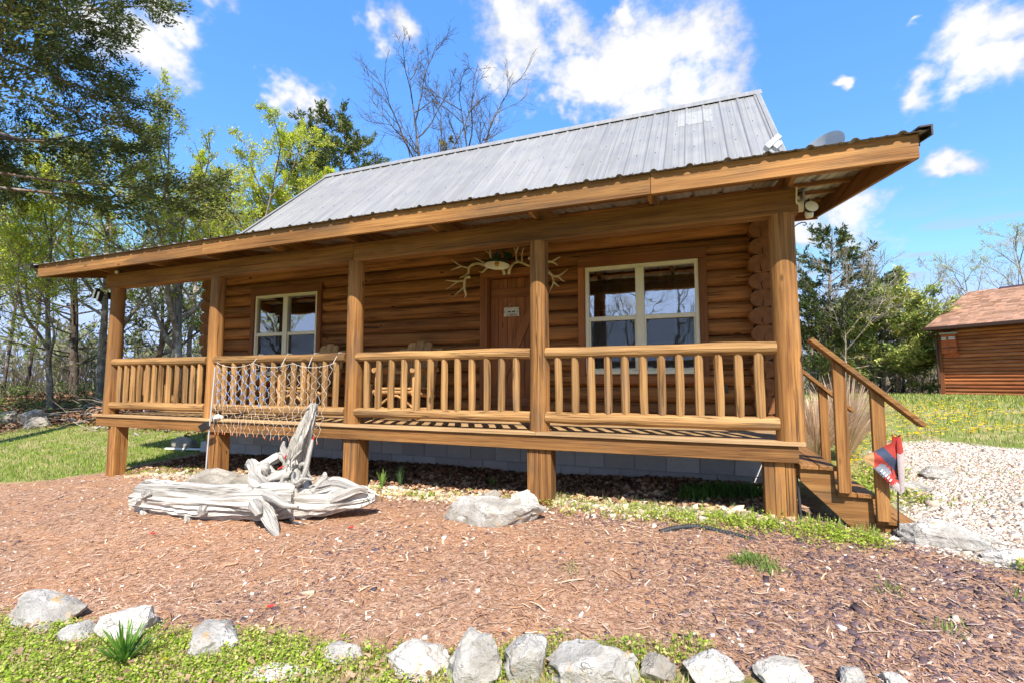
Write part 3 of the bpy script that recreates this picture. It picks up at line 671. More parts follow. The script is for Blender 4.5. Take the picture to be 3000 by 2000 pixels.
# railings
bal_me = [gnarly('baluster', [(0, 0, 0), (R_.uniform(-.004, .004), 0, .2), (R_.uniform(-.004, .004), 0, .4), (0, 0, .605)], [.039, .042, .042, .040], MAT['rail_z'], 9, 8, seed=40 + s, amp=0.05, sharp=24) for s in range(9)]
BAL = {0: [-4.435,-4.254,-4.088,-3.924,-3.751,-3.587,-3.42,-3.253,-3.066,-2.884,-2.728,-2.562], 1: [-2.2,-2.071,-1.874,-1.682,-1.504,-1.319,-1.134,-.95,-.775,-.601,-.427,-.244,-.074],
       2: [.416,.595,.778,.963,1.145,1.326,1.51,1.69,1.867,2.056,2.228,2.412], 3: [2.888,3.065,3.239,3.409,3.583,3.763,3.933,4.10,4.278,4.455,4.622,4.795]}
def rail_mesh(a, b, seed, r0):
    n = 7; P = [(a + (b - a) * k / (n - 1), R_.uniform(-.003, .003), R_.uniform(-.004, .004)) for k in range(n)]
    return gnarly('railing', P, [r0 * R_.uniform(.93, 1.06) for _ in range(6)], MAT['rail_x'], 26, 11, seed=seed, amp=0.03, freq=2.2, sharp=24)
for i in range(4):
    a, b = PX[i] + 0.085, PX[i + 1] - 0.09
    if i in (0, 1, 2): a = PX[i] + 0.075
    c = (a + b) / 2
    t = put('railing', rail_mesh(a - c, b - c, i, 0.060), (c, -0.035, 0.832), cabin)
    put('bottom_rail', rail_mesh(a - c, b - c, i + 9, 0.061), (c, -0.035, 0.147), t)
    for k, X in enumerate(BAL[i]):
        put('baluster', bal_me[(k * 5 + i) % 9], (X, -0.033 + R_.uniform(-.006, .006), 0.185), t, rot=(0, R_.uniform(-.012, .012), R_.choice((0, math.pi)) + R_.uniform(-.3, .3)))
def rail_y(y0, y1, seed):
    me = rail_mesh(-(y1 - y0) / 2, (y1 - y0) / 2, seed, 0.057); me.materials.clear(); me.materials.append(MAT['rail_x']); return me
t = put('railing', rail_y(0.08, 1.60, 31), (PX[0] - .01, 0.84, 0.833), cabin, rot=(0, 0, math.pi / 2)); t2 = put('bottom_rail', rail_y(0.08, 1.60, 32), (PX[0] - .01, 0.84, 0.147), t)
t2.rotation_euler = (0, 0, 0)
for k in range(9):
    o = put('baluster', bal_me[k % 9], (0, 0, 0), None); o.parent = t; o.location = ((k - 4) * 0.165, R_.uniform(-.005, .005), 0.185 - 0.833); o.rotation_euler = (0, 0, R_.uniform(-.3, .3))
t2.location = (0, 0, 0.147 - 0.833)
# beam and rafters
MB().box((-4.87, -0.085, 2.053), (0.19, 0.075, 2.285)).obj('porch_beam', MAT['board_x'], cabin, bevel=0.006)
MB().box((0.193, -0.085, 2.053), (5.165, 0.075, 2.285)).obj('porch_beam', MAT['board_x'], cabin, bevel=0.006)
SL = 0.184; zr = lambda y: 2.412 + SL * (y + 0.59)       # underside of the porch sheet metal
mb = MB()
for yy in (-0.30, 0.35, 1.0, 1.62, 2.35):
    for (a, b) in ((-5.68, 5.845),) if yy < 1.7 else ((5.2, 5.845),):
        mb.beam((a, yy, zr(yy) - 0.022), (b, yy, zr(yy) - 0.022), 0.088, 0.038, up=(0, -SL, 1))
proof = mb.obj('porch_roof', MAT['board_x'], cabin)
for k in range(10):
    X = 5.105 - 1.222 * k
    if X < -5.7: break
    lo, hi = -0.545, 1.66; d = 0.042
    poly = [(lo, zr(lo) - d - .055), (lo, zr(lo) - d), (hi, zr(hi) - d), (hi, zr(hi) - d - .16), (0.10, zr(.1) - d - .16), (-0.12, zr(-.12) - d - .16)]
    MB().prism(poly, 'x', X - 0.019, X + 0.019).obj('rafter', MAT['board_y'], proof)
for a, b in ((-5.735, -1.9), (-1.897, 3.92), (3.923, 5.892)):
    c = (a + b) / 2; put('fascia_board', MB().box((a - c, -0.59, 2.2127), (b - c, -0.55, 2.405)).mesh('fascia_board', MAT['board_x'], bevel=0.004), (c, R_.uniform(-.002, .002), 0), proof)
for X, hi in ((5.852, 2.76), (-5.735, 2.2)):
    lo = -0.549; mb = MB()
    mb.prism([(lo, zr(lo) - .205), (lo, zr(lo) - .006), (hi, zr(hi) - .006), (hi, zr(hi) - .205)], 'x', X, X + 0.04)
    mb.obj('rake_board', MAT['board_y'], proof, bevel=0.003)
    s = 1 if X > 0 else -1; xo = X + 0.041 if s > 0 else X - 0.021
    MB().prism([(lo, zr(lo) - .10), (lo, zr(lo) - .004), (hi, zr(hi) - .004), (hi, zr(hi) - .10)], 'x', xo, xo + 0.02).obj('rake_trim', MAT['board_y'], proof)
MB().box((5.13, 2.765, zr(2.76) - 0.22), (5.89, 2.80, zr(2.76) - .01)).obj('end_board', MAT['trim_x'], proof)
# sheet metal with raised ribs
def sheet(x0, x1, y0, y1, z0, slope, mats, pitch=0.3048, rib=0.021, phase=0.0, ny=2, thick=0.0012):
    xs = [x0]; k0 = math.floor((x0 - phase) / pitch) - 1
    for k in range(k0, k0 + int((x1 - x0) / pitch) + 4):
        c = phase + k * pitch
        for dx in (-0.033, -0.017, -0.006, 0.006, 0.017, 0.033): xs.append(c + dx)
        for m in (1 / 3, 2 / 3):
            for dx in (-0.016, -0.008, 0.008, 0.016): xs.append(c + pitch * m + dx)
    xs = sorted(x for x in xs if x0 < x < x1); xs = [x0] + xs + [x1]
    def hh(x):
        t = (x - phase) / pitch; t = (t - round(t)) * pitch; a = abs(t)
        h = rib * (1 if a < 0.0065 else 0.80 if a < 0.0175 else 0)
        u = ((x - phase) / pitch) % 1
        for m in (1 / 3, 2 / 3):
            if abs(u - m) * pitch < 0.0085: h = 0.005
        return h
    V = []; F = []; n = len(xs)
    for j in range(ny):
        y = y0 + (y1 - y0) * j / (ny - 1)
        for x in xs: V.append((x, y, z0 + slope * (y - y0) + hh(x)))
    m = len(V); V += [(x, y, z - thick) for x, y, z in V]
    for j in range(ny - 1):
        for i in range(n - 1):
            q = (j * n + i, j * n + i + 1, (j + 1) * n + i + 1, (j + 1) * n + i); F.append(q)
    G = [tuple(m + i for i in f[::-1]) for f in F]
    mb = MB().add(V, F, 0); mb.add([], [])
    for g in G: mb.f.append(list(g)); mb.m.append(1)
    for i in range(n - 1): mb.f.append([i, m + i, m + i + 1, i + 1]); mb.m.append(2)
    me = mb.mesh('sheet', mats, fix=False); return me
mats3 = [MAT['roof_metal'], MAT['roof_under'], MAT['edge_dark']]
x = -5.80; k = 0
while x < 5.93:
    x1 = min(x + 0.9144, 5.945); put('sheet', sheet(x, x1, -0.635 + .0, 1.58 if x1 < 5.3 else 2.82, 0, SL, mats3, phase=-5.80 + .0), (0, 0, zr(-0.635) + 0.001 + 0.0012 * (k % 2)), proof); x = x1; k += 1
def bent(X, s):
    lo, hi = -0.66, 1.6 if s < 0 else 2.8; b = MB()
    b.prism([(lo, zr(lo) + .02), (lo, zr(lo) + .033), (hi, zr(hi) + .033), (hi, zr(hi) + .02)], 'x', X - 0.07, X + 0.012)
    b.prism([(lo, zr(lo) - .05), (lo, zr(lo) + .02), (hi, zr(hi) + .02), (hi, zr(hi) - .05)], 'x', X, X + 0.012); return b.obj('rake_flashing', MAT['edge_dark'], proof)
bent(5.945, 1); bent(-5.815, -1)
# main roof
MS = 0.92; ridge_y, ridge_z = 5.0, 6.05; zm_ = lambda y: ridge_z - MS * (ridge_y - y)
mroof = MB().box((-4.9, 1.45, zm_(1.45) - 0.16), (5.4, 1.49, zm_(1.45) - 0.01)).obj('main_roof', MAT['board_x'], cabin)
x = -4.97; k = 0
while x < 5.46:
    x1 = min(x + 0.9144, 5.47)
    put('sheet', sheet(x, x1, 1.40, 5.0, 0, MS, [MAT['roof_metal'], MAT['roof_under'], MAT['edge_dark']], phase=-4.97, rib=0.028), (0, 0, zm_(1.40) + 0.0012 * (k % 2)), mroof)
    x = x1; k += 1
b = sheet(-4.97, 5.47, 5.0, 8.6, 0, -MS, [MAT['roof_metal'], MAT['roof_under'], MAT['edge_dark']], phase=-4.97); put('sheet', b, (0, 0, ridge_z), mroof)
MB().prism([(4.84, ridge_z - .105), (5.0, ridge_z + .05), (5.16, ridge_z - .105), (5.16, ridge_z - .095 ), (5.0, ridge_z + .062), (4.84, ridge_z - .095)], 'x', -5.02, 5.52).obj('ridge_cap', MAT['roof_metal'], mroof)
for X, s in ((5.47, 1), (-4.97, -1)):
    MB().prism([(1.38, zm_(1.38) + .03), (4.99, zm_(4.99) + .03), (4.99, zm_(4.99) + .045), (1.38, zm_(1.38) + .045)], 'x', X - 0.06 if s > 0 else X - 0.012, X + 0.012 if s > 0 else X + 0.06).obj('rake_flashing', MAT['roof_metal'], mroof)
    MB().prism([(1.38, zm_(1.38) - .15), (4.99, zm_(4.99) - .15), (4.99, zm_(4.99) + .03), (1.38, zm_(1.38) + .03)], 'x', X + .001 if s > 0 else X - 0.02, X + 0.02 if s > 0 else X - .001).obj('rake_trim', MAT['grey_plastic'], mroof)
mb = MB()
for row in (1.9, 2.5, 3.1, 3.7, 4.3, 4.8):
    xx = -4.9
    while xx < 5.45:
        z = zm_(row) + 0.006; mb.tube([(xx + .055, row, z), (xx + .055, row - .006, z + .006)], .0065, 6); xx += 0.3048 / 1.0
tag(mb.obj('roof_screws', MAT['dark_metal'], mroof), kind='stuff')
def patch():
    xa, xb, ya, yb = 4.02, 4.62, 4.02, 4.62
    me = sheet(xa, xb, ya, yb, 0, MS, [MAT['roof_patch']] * 3, phase=-4.97, rib=0.030); put('roof_patch', me, (0, 0, zm_(ya) + 0.006), mroof)
patch()
# stairs at the right end of the porch
for yy in (-0.075, 0.85, 1.70):
    poly = [(5.078, -0.335), (5.078, -0.232), (5.335, -0.232), (5.345, -0.441), (5.60, -0.441), (5.61, -0.644), (5.83, -0.644), (5.83, -0.86), (5.60, -0.86), (5.44, -0.70)]
    mb = MB().prism(poly, 'y', yy, yy + 0.04)
    if yy < 0: stairs = mb.obj('staircase', MAT['board_x'], cabin, bevel=0.003)
    else: mb.obj('stringer', MAT['board_x'], stairs, bevel=0.003)
for z, xa in ((-0.192, 5.079), (-0.401, 5.345), (-0.604, 5.612)):
    for j in range(2):
        put('tread', MB().box((0, -0.108, -0.038), (0.136, 1.78, 0)).mesh('tread', MAT['board_y'], bevel=0.005), (xa + j * 0.139, 0, z), stairs)
def baluster_post(x, yb, z0, ztop, sl=-0.945):
    w = 0.092; me = MB().prism([(0, z0), (w, z0), (w, ztop + sl * w), (0, ztop)], 'y', 0, 0.05).mesh('newel_post', MAT['board_z'], bevel=0.004)
    return put('newel_post', me, (x, yb, 0), stairs)
for yb in (-0.16, 1.785):
    baluster_post(5.345, yb, -0.40 if yb < 0 else -.42, 0.715); baluster_post(5.605, yb, -0.605, 0.47)
    MB().beam((5.19, yb + 0.02, 0.892), (5.945, yb + 0.02, 0.178), 0.138, 0.038, up=(.7, 0, .74)).obj('handrail', MAT['board_x'], stairs, bevel=0.004)

# ------------------------------------------------------------------ things on the porch and the roof
def branchy(name, chains, mat, parent=None, n=8, loc=None):
    """several tapered tubes rooted in one another (antlers, roots) as one mesh"""
    parts = []
    for pts, rads in chains:
        P = smooth_path(pts, 4 * len(pts)); R = np.interp(np.linspace(0, 1, len(P)), np.linspace(0, 1, len(rads)), rads); parts.append((P, R))
    V, F = tube_np(parts, n); o = bpy.data.objects.new(name, None)
    L = np.array(loc if loc is not None else chains[0][0][0]); me = mesh_np(name, V - L, F, mat, True)
    bpy.data.objects.remove(o); return put(name, me, L.tolist(), parent)
def bulge(pts, a=0.10):
    n = len(pts); return [(x, y - a * math.sin(math.pi * min(1, (i + .6) / n)), z) for i, (x, y, z) in enumerate(pts)]
ANT = [
 ('pale antler left of the lamp with a forked upper tine', [[(1.283,1.6,2.278),(1.189,1.6,2.307),(1.103,1.6,2.286),(1.042,1.6,2.243),(1.017,1.6,2.166),(.851,1.6,2.115)],[(1.05,1.55,2.25),(.911,1.52,2.286),(.741,1.5,2.398)],[(.93,1.52,2.284),(.85,1.50,2.26),(.743,1.48,2.224)]]),
 ('lowest antler on the left, hanging beside the door casing', [[(1.035,1.6,2.117),(.979,1.6,2.089),(.972,1.6,1.947),(.985,1.6,1.843),(.942,1.6,1.799)],[(.97,1.53,1.97),(.90,1.52,1.91),(.80,1.5,1.831)],[(.969,1.53,2.05),(.869,1.5,2.042),(.665,1.48,1.928)],[(.89,1.5,2.045),(.78,1.48,2.055),(.673,1.46,2.073)]]),
 ('antler partly hidden behind the green lamp shade', [[(1.609,1.6,2.11),(1.592,1.6,2.181),(1.534,1.6,2.225),(1.443,1.6,2.248),(1.342,1.6,2.218),(1.258,1.6,2.17),(1.181,1.6,2.192)],[(1.476,1.52,2.238),(1.409,1.5,2.384),(1.375,1.5,2.442),(1.213,1.5,2.558)],[(1.41,1.5,2.39),(1.405,1.48,2.50),(1.383,1.47,2.56)],[(1.40,1.52,2.236),(1.274,1.5,2.318),(1.137,1.48,2.386)]]),
 ('antler with tall upright tines right of the lamp', [[(1.674,1.6,2.113),(1.707,1.6,2.187),(1.772,1.6,2.25),(1.852,1.6,2.266),(1.932,1.6,2.236),(2.011,1.6,2.199),(2.121,1.6,2.197)],[(1.817,1.53,2.25),(1.812,1.5,2.408),(1.764,1.48,2.559)],[(1.812,1.5,2.39),(1.861,1.48,2.488),(1.885,1.47,2.562)],[(1.908,1.52,2.244),(1.908,1.5,2.353),(1.945,1.48,2.464)]]),
 ('small forked antler emerging right of the porch post', [[(1.996,1.6,2.322),(2.121,1.6,2.28),(2.276,1.6,2.243),(2.352,1.6,2.229),(2.467,1.6,2.30)],[(2.34,1.54,2.232),(2.40,1.53,2.20),(2.443,1.52,2.161)]]),
 ('rightmost antler on the wall between post and window', [[(2.214,1.6,2.144),(2.283,1.6,2.108),(2.336,1.6,2.052),(2.381,1.6,2.014),(2.457,1.6,2.017),(2.57,1.6,2.106)],[(2.44,1.53,2.017),(2.501,1.52,1.95),(2.553,1.51,1.917)],[(2.36,1.53,2.03),(2.378,1.52,1.923),(2.327,1.5,1.793)],[(2.378,1.52,1.93),(2.42,1.51,1.89),(2.47,1.5,1.85)]])]
for lab, ch in ANT:
    cc = [(bulge(ch[0], 0.09), [0.026, 0.022, 0.021, 0.019, 0.015, 0.006])] + [(c, [0.016, 0.012, 0.004]) for c in ch[1:]]
    tag(branchy('antler', cc, MAT['antler']), lab, 'antler', 'antlers mounted above the door')
# barn lamp
lamp = thing('wall_lamp', 'dark green barn lamp with white inside above the door', 'lamp', (1.62, 1.25, 2.16))
Ry = Matrix.Rotation(math.radians(-6), 3, 'X')
MB().lathe([(.030, .175), (.052, .17), (.055, .125), (.075, .105), (.185, .02), (.188, .0)], 32, (1.62, 1.25, 2.17), Ry).obj('shade', MAT['green_enamel'], lamp, smooth=True)
MB().lathe([(.184, .0), (.181, .018), (.07, .098), (.04, .11), (0, .112)], 32, (1.62, 1.25, 2.169), Ry).obj('shade_lining', MAT['enamel_white'], lamp, smooth=True)
MB().lathe([(0, -.012), (.026, -.004), (.036, .025), (.028, .055), (.018, .075), (.018, .10)], 16, (1.62, 1.25, 2.172), Ry).obj('bulb', MAT['brass'], lamp, smooth=True)
MB().tube(smooth_path([(1.62, 1.24, 2.34), (1.62, 1.26, 2.41), (1.62, 1.42, 2.46), (1.62, 1.60, 2.42), (1.62, 1.70, 2.41)], 14), .011, 8).obj('gooseneck', MAT['green_enamel'], lamp, smooth=True)
MB().lathe([(.06, 0), (.06, .02), (0, .02)], 16, (1.62, 1.69, 2.41), Matrix.Rotation(math.pi / 2, 3, 'X')).obj('mount_plate', MAT['green_enamel'], lamp)

def text(name, s, size, loc, mat, parent, rot=(math.pi / 2, 0, 0), ext=0.001, xs=1.0, shear=0.0):
    cu = bpy.data.curves.new(name, 'FONT'); cu.body = s; cu.size = size; cu.extrude = ext; cu.align_x = 'CENTER'; cu.align_y = 'CENTER'; cu.shear = shear
    o = bpy.data.objects.new(name, cu); COL.objects.link(o); dg = bpy.context.evaluated_depsgraph_get(); me = bpy.data.meshes.new_from_object(o.evaluated_get(dg)); bpy.data.objects.remove(o)
    me.materials.clear(); me.materials.append(mat); return put(name, me, loc, parent, rot, (xs, 1, 1))
# door sign
sign = thing('door_sign', 'small white plank sign with bears reading CABIN on the door', 'sign', (1.65, 1.755, 1.50))
for i, (z, w) in enumerate(((1.503, .247), (1.548, .243), (1.593, .238))):
    MB().box((1.65 - w / 2 + (i % 2) * .004, 1.742, z), (1.65 + w / 2, 1.754, z + 0.0435)).obj('plank', MAT['sign_board'], sign, bevel=0.002)
text('lettering', 'CABIN', 0.052, (1.655, 1.7405, 1.5235), MAT['letter_brown'], sign, xs=1.15)
text('lettering', 'Welcome to Our', 0.032, (1.655, 1.7405, 1.615), MAT['letter_tan'], sign, shear=0.25)
for cx, s in ((1.618, 1), (1.688, 1)):
    body = [(-.030, -.004), (-.026, .008), (-.012, .013), (.004, .011), (.014, .014), (.024, .010), (.031, .004), (.029, -.001), (.020, -.002), (.018, -.013), (.011, -.013), (.010, -.005), (-.006, -.004), (-.008, -.013), (-.015, -.013), (-.017, -.006), (-.023, -.013), (-.029, -.013)]
    MB().prism([(cx + u, 1.57 + v) for u, v in body], 'y', 1.7395, 1.7415).obj('bear_print', MAT['bear_brown'], sign)
for cx in (1.552, 1.747):
    MB().prism([(cx - .010, 1.556), (cx + .010, 1.556), (cx, 1.586)], 'y', 1.7395, 1.7415).obj('tree_print', MAT['green_paint'], sign)
MB().tube([(1.565, 1.748, 1.637), (1.645, 1.752, 1.690), (1.735, 1.748, 1.637)], .003, 6).tube([(1.645, 1.752, 1.69), (1.645, 1.755, 1.705)], .003, 6).obj('cord', MAT['rope'], sign)

# rustic log chairs
def chair(x, y, rz, label):
    t = thing('log_chair', label, 'chair', (x, y, 0.002), 'rustic chairs on the porch'); M = Matrix.Translation((x, y, 0.002)) @ Matrix.Rotation(rz, 4, 'Z')
    def T(p): return tuple(M @ Vector(p))
    def log(nm, a, b, r, s, mid=0.0):
        m_ = tuple((u + v) / 2 + (mid if i == 2 else 0) for i, (u, v) in enumerate(zip(a, b)))
        me = gnarly(nm, [T(a), T(m_), T(b)], [r, r * .95, r * 1.02], MAT['chair_wood'], 10, 10, seed=s, amp=.05)
        o = bpy.data.objects.new(nm, me); link(o, t); return o
    w = 0.29
    for s in (-1, 1):
        log('leg', (s * w, -.33, 0), (s * w, -.33, .66), .038, 3 + s); log('leg', (s * w * .92, .20, 0), (s * (w * .92), .42, 1.02), .032, 7 + s)
        log('armrest', (s * (w + .01), -.42, .68), (s * (w - .01), .40, .70), .036, 11 + s, .015)
        log('side_rail', (s * w, -.36, .36), (s * w * .95, .28, .31), .034, 15 + s); log('stretcher', (s * w, -.34, .14), (s * w * .95, .26, .12), .028, 19 + s)
    log('front_rail', (-w - .06, -.33, .375), (w + .06, -.33, .38), .036, 31); log('front_stretcher', (-w - .04, -.33, .13), (w + .04, -.33, .135), .03, 33)
    log('back_rail', (-w - .07, .415, 1.00), (w + .07, .415, 1.01), .027, 35); log('cross_rail', (-w - .1, -.05, .665), (w + .1, -.04, .66), .03, 36)
    log('arch', (-w, -.345, .16), (w, -.345, .16), .018, 37, .17)
    for k in range(4):
        a = -0.25 + k * 0.127; mb = MB(); mb.box((a, -.37, .415), (a + .12, .22, .44), M=M); mb.obj('seat_plank', MAT['chair_wood'], t, bevel=.004)
    for k in range(3):
        a = -0.205 + k * 0.138; top = 1.145 - abs(k - 1) * .025; pl = [(a, .36), (a + .13, .36), (a + .13, top - (.03 if k == 2 else 0)), (a + .09, top), (a + .04, top), (a, top - (.03 if k == 0 else 0))]
        V = [M @ Vector((u, .13 + (v - .36) * .33 + dy, v)) for dy in (0, .028) for u, v in pl]; n = 6
        MB().add(V, [tuple(range(n)), tuple(range(2 * n - 1, n - 1, -1))] + [(i, n + i, n + (i + 1) % n, (i + 1) % n) for i in range(n)]).obj('back_plank', MAT['chair_wood'], t, bevel=.004)
    return t
chair(0.31, 1.02, 0.08, 'rustic log chair with plank back near the cabin door'); chair(-1.50, 1.02, -0.06, 'rustic log chair under the smaller-looking far window')
tb = thing('side_table', 'small plank-topped log table between the two porch chairs', 'table', (-0.58, 1.2, 0.002))
for k in range(3): MB().box((-.84, 1.03 + k * .127, .46), (-.32, 1.15 + k * .127, .485)).obj('top_plank', MAT['chair_wood'], tb, bevel=.003)
for sx in (-.79, -.37):
    for sy in (1.08, 1.34):
        o = bpy.data.objects.new('leg', gnarly('leg', [(sx, sy, 0), (sx + .005, sy, .23), (sx, sy, .46)], [.03, .028, .03], MAT['chair_wood'], 8, 9, seed=int(sx * 9 + sy * 7), amp=.06)); link(o, tb)
MB().tube([(-.79, 1.08, .2), (-.37, 1.08, .2)], .022, 8).obj('stretcher', MAT['chair_wood'], tb, smooth=True)
ln = thing('lantern', 'dark metal lantern standing on the small porch table', 'lantern', (-.6, 1.22, .485))
MB().box((-.67, 1.15, .486), (-.53, 1.29, .505)).obj('base', MAT['dark_metal'], ln); MB().box((-.66, 1.16, .74), (-.54, 1.28, .755)).obj('roof_plate', MAT['dark_metal'], ln)
mb = MB()
for sx in (-.66, -.552):
    for sy in (1.162, 1.268): mb = MB().box((sx, sy, .505), (sx + .012, sy + .012, .74)); mb.obj('corner_bar', MAT['dark_metal'], ln)
MB().lathe([(.055, 0), (.03, .05), (.012, .06), (0, .06)], 12, (-.6, 1.22, .755)).obj('cap', MAT['dark_metal'], ln); MB().lathe([(.028, 0), (.028, .12), (0, .12)], 12, (-.6, 1.22, .505)).obj('candle', MAT['cream'], ln)
MB().tube([(-.6 + .04 * math.cos(a), 1.22, .82 + .04 * math.sin(a)) for a in np.linspace(0, 2 * math.pi, 14)], .004, 6).obj('handle', MAT['dark_metal'], ln)

# net of string lights draped over the railing
net = thing('net_lights', 'white wire net of string lights draped over the porch railing', 'string lights', (-1.1, -.16, -.2))
NS = 25; rows = 13; rn = random.Random(4)
def netpt(u, v):
    """u 0..1 across, v 0..1 down"""
    sag = [0.0, .06, .02, .055, .0]
    top = .785 - 0.03 * u - 0.055 * abs(math.sin(math.pi * u * 3.0)) - (0.0 if u > .03 else -.01); bot = -.165 - .065 * u
    x = -2.09 + u * 2.085 + v * (-.012 - .165 * u ** 1.6) - 0.05 * math.sin(math.pi * u) * v; z = top + (bot - top) * v
    return np.array((x, -.147 - .012 * math.sin(v * 9 + u * 17) - .02 * v, z))
tips = []; bulbs = []
for k in range(NS):
    P = []
    for j in range(rows * 2 + 1):
        v = j / (rows * 2); s = (1 if ((j // 2) + k) % 2 else -1) * 0.33 * (0.0 if j == 0 else 1) * (1 - .45 * v)
        if j % 2 == 1: s *= 0.85
        P.append(netpt((k + .5 + s) / NS, v) + np.array((rn.uniform(-.011, .011), rn.uniform(-.006, .006), rn.uniform(-.013, .013))))
        if j % 2 == 0 and j > 1: bulbs.append((P[-1], k))
    P = smooth_path(P, 56); V, F = tube_np([(P, np.full(len(P), .0017))], 5); put('strand', mesh_np('strand', V, F, MAT['wire_white'], True), (0, 0, 0), net); tips.append(P[-1])
P = np.array([netpt(u, 0) + (0, -.004, 0) for u in np.linspace(0, 1, 60)]); V, F = tube_np([(P, np.full(60, .0024))], 5); put('header_cord', mesh_np('header_cord', V, F, MAT['wire_white'], True), (0, 0, 0), net)
mb = MB(); mo = MB()
for p, k in bulbs:
    if k < 13 and p[2] > .2: mb.tube([p + (0, -.006, .004), p + (rn.uniform(-.008, .008), -.014, -.032)], [.0036, .0026], 6)
for p in tips: mo.tube([p, p + (rn.uniform(-.01, .01), 0, -.03)], [.006, .004], 6)
tag(mb.obj('blue_bulbs', MAT['blue_bulb'], net), kind='stuff'); tag(mo.obj('end_bulbs', MAT['orange_tip'], net), kind='stuff')
for k, u in enumerate((0.33, .58, .80, .99)):
    q = netpt(u, 0); MB().tube([(q[0], -.15, q[2]), (q[0] + .005, -.10, .83), (q[0] + .008, -.05, .898), (q[0] + .01, .01, .895)], .003, 5).obj('hanging_loop', MAT['wire_white'], net)
pole = tag(branchy('stake_pole', [([(-2.113, -.22, -.83), (-2.09, -.215, -.2), (-2.07, -.205, .3), (-2.052, -.2, .73)], [.009, .009, .009, .008])], MAT['grey_plastic'], n=8), 'thin weathered white pole leaning against the porch post', 'pole')
sp = thing('solar_light', 'small black solar light panel clipped to the leaning pole', 'light', (-2.14, -.23, -.12))
MB().box((-.085, -.012, -.055), (.085, .012, .055), M=Matrix.Translation((-2.15, -.245, -.10)) @ Matrix.Rotation(-.45, 4, 'Y') @ Matrix.Rotation(.3, 4, 'X')).obj('panel', MAT['black_plastic'], sp, bevel=.006)
MB().tube([(-2.10, -.225, -.06), (-2.13, -.235, -.08)], .016, 8).obj('clip', MAT['black_plastic'], sp)
# flood lights
fl = thing('flood_light', 'black twin flood light mounted on the leftmost porch post', 'flood light', (-4.76, -.12, 1.92))
MB().lathe([(0, 0), (.055, 0), (.06, .015), (.045, .03), (0, .032)], 18, (-4.745, -.075, 1.925), Matrix.Rotation(-math.pi / 2, 3, 'Y') @ Matrix.Rotation(.5, 3, 'X')).obj('base', MAT['black_plastic'], fl, smooth=True)
MB().tube([(-4.76, -.08, 1.93), (-4.84, -.11, 1.935), (-4.89, -.13, 1.95)], .014, 8).obj('arm', MAT['black_plastic'], fl)
for dz, dx in ((.0, -.045), (.0, .06)):
    M = Matrix.Translation((-4.93 + dx, -.15, 1.945 - dx * .5)) @ Matrix.Rotation(.35, 4, 'Y'); h = MB().box((-.03, -.035, -.085), (.03, .03, .085), M=M).obj('lamp_head', MAT['black_plastic'], fl, bevel=.008)
    MB().box((-.024, -.0385, -.07), (.024, -.0355, .07), M=M).obj('lens', MAT['enamel_white'], h)
fr = thing('flood_light', 'cream flood light on the beam end at the right porch corner', 'flood light', (5.2, -.08, 2.05))
MB().lathe([(.0, 0), (.052, 0), (.052, .045), (0, .045)], 18, (5.166, -.03, 2.12), Matrix.Rotation(math.pi / 2, 3, 'Y')).obj('junction_box', MAT['cream'], fr, smooth=True)
MB().tube([(5.21, -.03, 2.12), (5.245, -.06, 2.115)], .03, 10).obj('swivel', MAT['dark_metal'], fr)
for (cx, cy, cz), rot in (((5.262, -.12, 2.082), (1.25, .25)), ((5.285, .03, 2.15), (.4, 1.2))):
    M = Matrix.Rotation(rot[0], 3, 'X') @ Matrix.Rotation(rot[1], 3, 'Y')
    s = MB().lathe([(.056, .0), (.053, -.01), (.030, -.06), (.022, -.10), (0, -.10)], 20, (cx, cy, cz), M).obj('lamp_head', MAT['dark_metal'], fr, smooth=True)
    MB().lathe([(0, .012), (.03, .010), (.056, .0)], 20, (cx, cy, cz), M).obj('lens', MAT['cream'], s, smooth=True)
MB().lathe([(0, -.035), (.03, -.03), (.036, 0), (.03, .03), (0, .03)], 16, (5.25, -.06, 2.03)).obj('motion_sensor', MAT['cream'], fr, smooth=True)
MB().tube(smooth_path([(5.155, -.095, 2.28), (5.15, -.1, 2.19), (5.152, -.098, 2.135), (5.175, -.09, 2.125)], 12), .008, 6).obj('cable', MAT['cream'], fr)
tag(branchy('plant_hook', [([(5.13, .1, 1.94), (5.17, .1, 1.985), (5.215, .1, 2.006), (5.245, .1, 2.003), (5.255, .1, 1.987), (5.240, .1, 1.976), (5.226, .1, 1.983)], [.005, .005, .004])], MAT['dark_metal'], n=6), 'black curled plant hook at the right porch corner', 'hook')
tag(put('door_camera', MB().lathe([(0, -.03), (.028, -.02), (.034, 0), (.026, .022), (0, .028)], 14).mesh('door_camera', MAT['enamel_white'], smooth=True), (-4.62, -.07, 2.315)), 'small white dome sitting on the left end of the beam', 'camera')
# satellite dish
dish = thing('satellite_dish', 'grey satellite dish standing on the right end of the roof', 'satellite dish', (5.75, 2.35, 2.98))
nrm = Vector((-.62, -.52, .42)).normalized(); Md = nrm.to_track_quat('Z', 'Y').to_matrix(); dc = Vector((5.84, 2.30, 3.44))
prof = [(r, .16 * (r / .40) ** 2 - .08) for r in np.linspace(0.0, .40, 9)]
d1 = MB().lathe(prof + [(.405, .083), (.40, .075)] + [(r, .16 * (r / .40) ** 2 - .092) for r in np.linspace(.385, 0, 8)], 40, dc, Md).obj('reflector', MAT['grey_plastic'], dish, smooth=True)
for k in range(5):
    p = dc + Md @ Vector((-.10 + .05 * k, .02 + .012 * k, .16 * ((.10) / .4) ** 2 - .062)); q = p + Md @ Vector((.03, .11, .006)); MB().beam(p, q, .012, .004, up=nrm).obj('logo_stripe', MAT['white_paint'], d1)
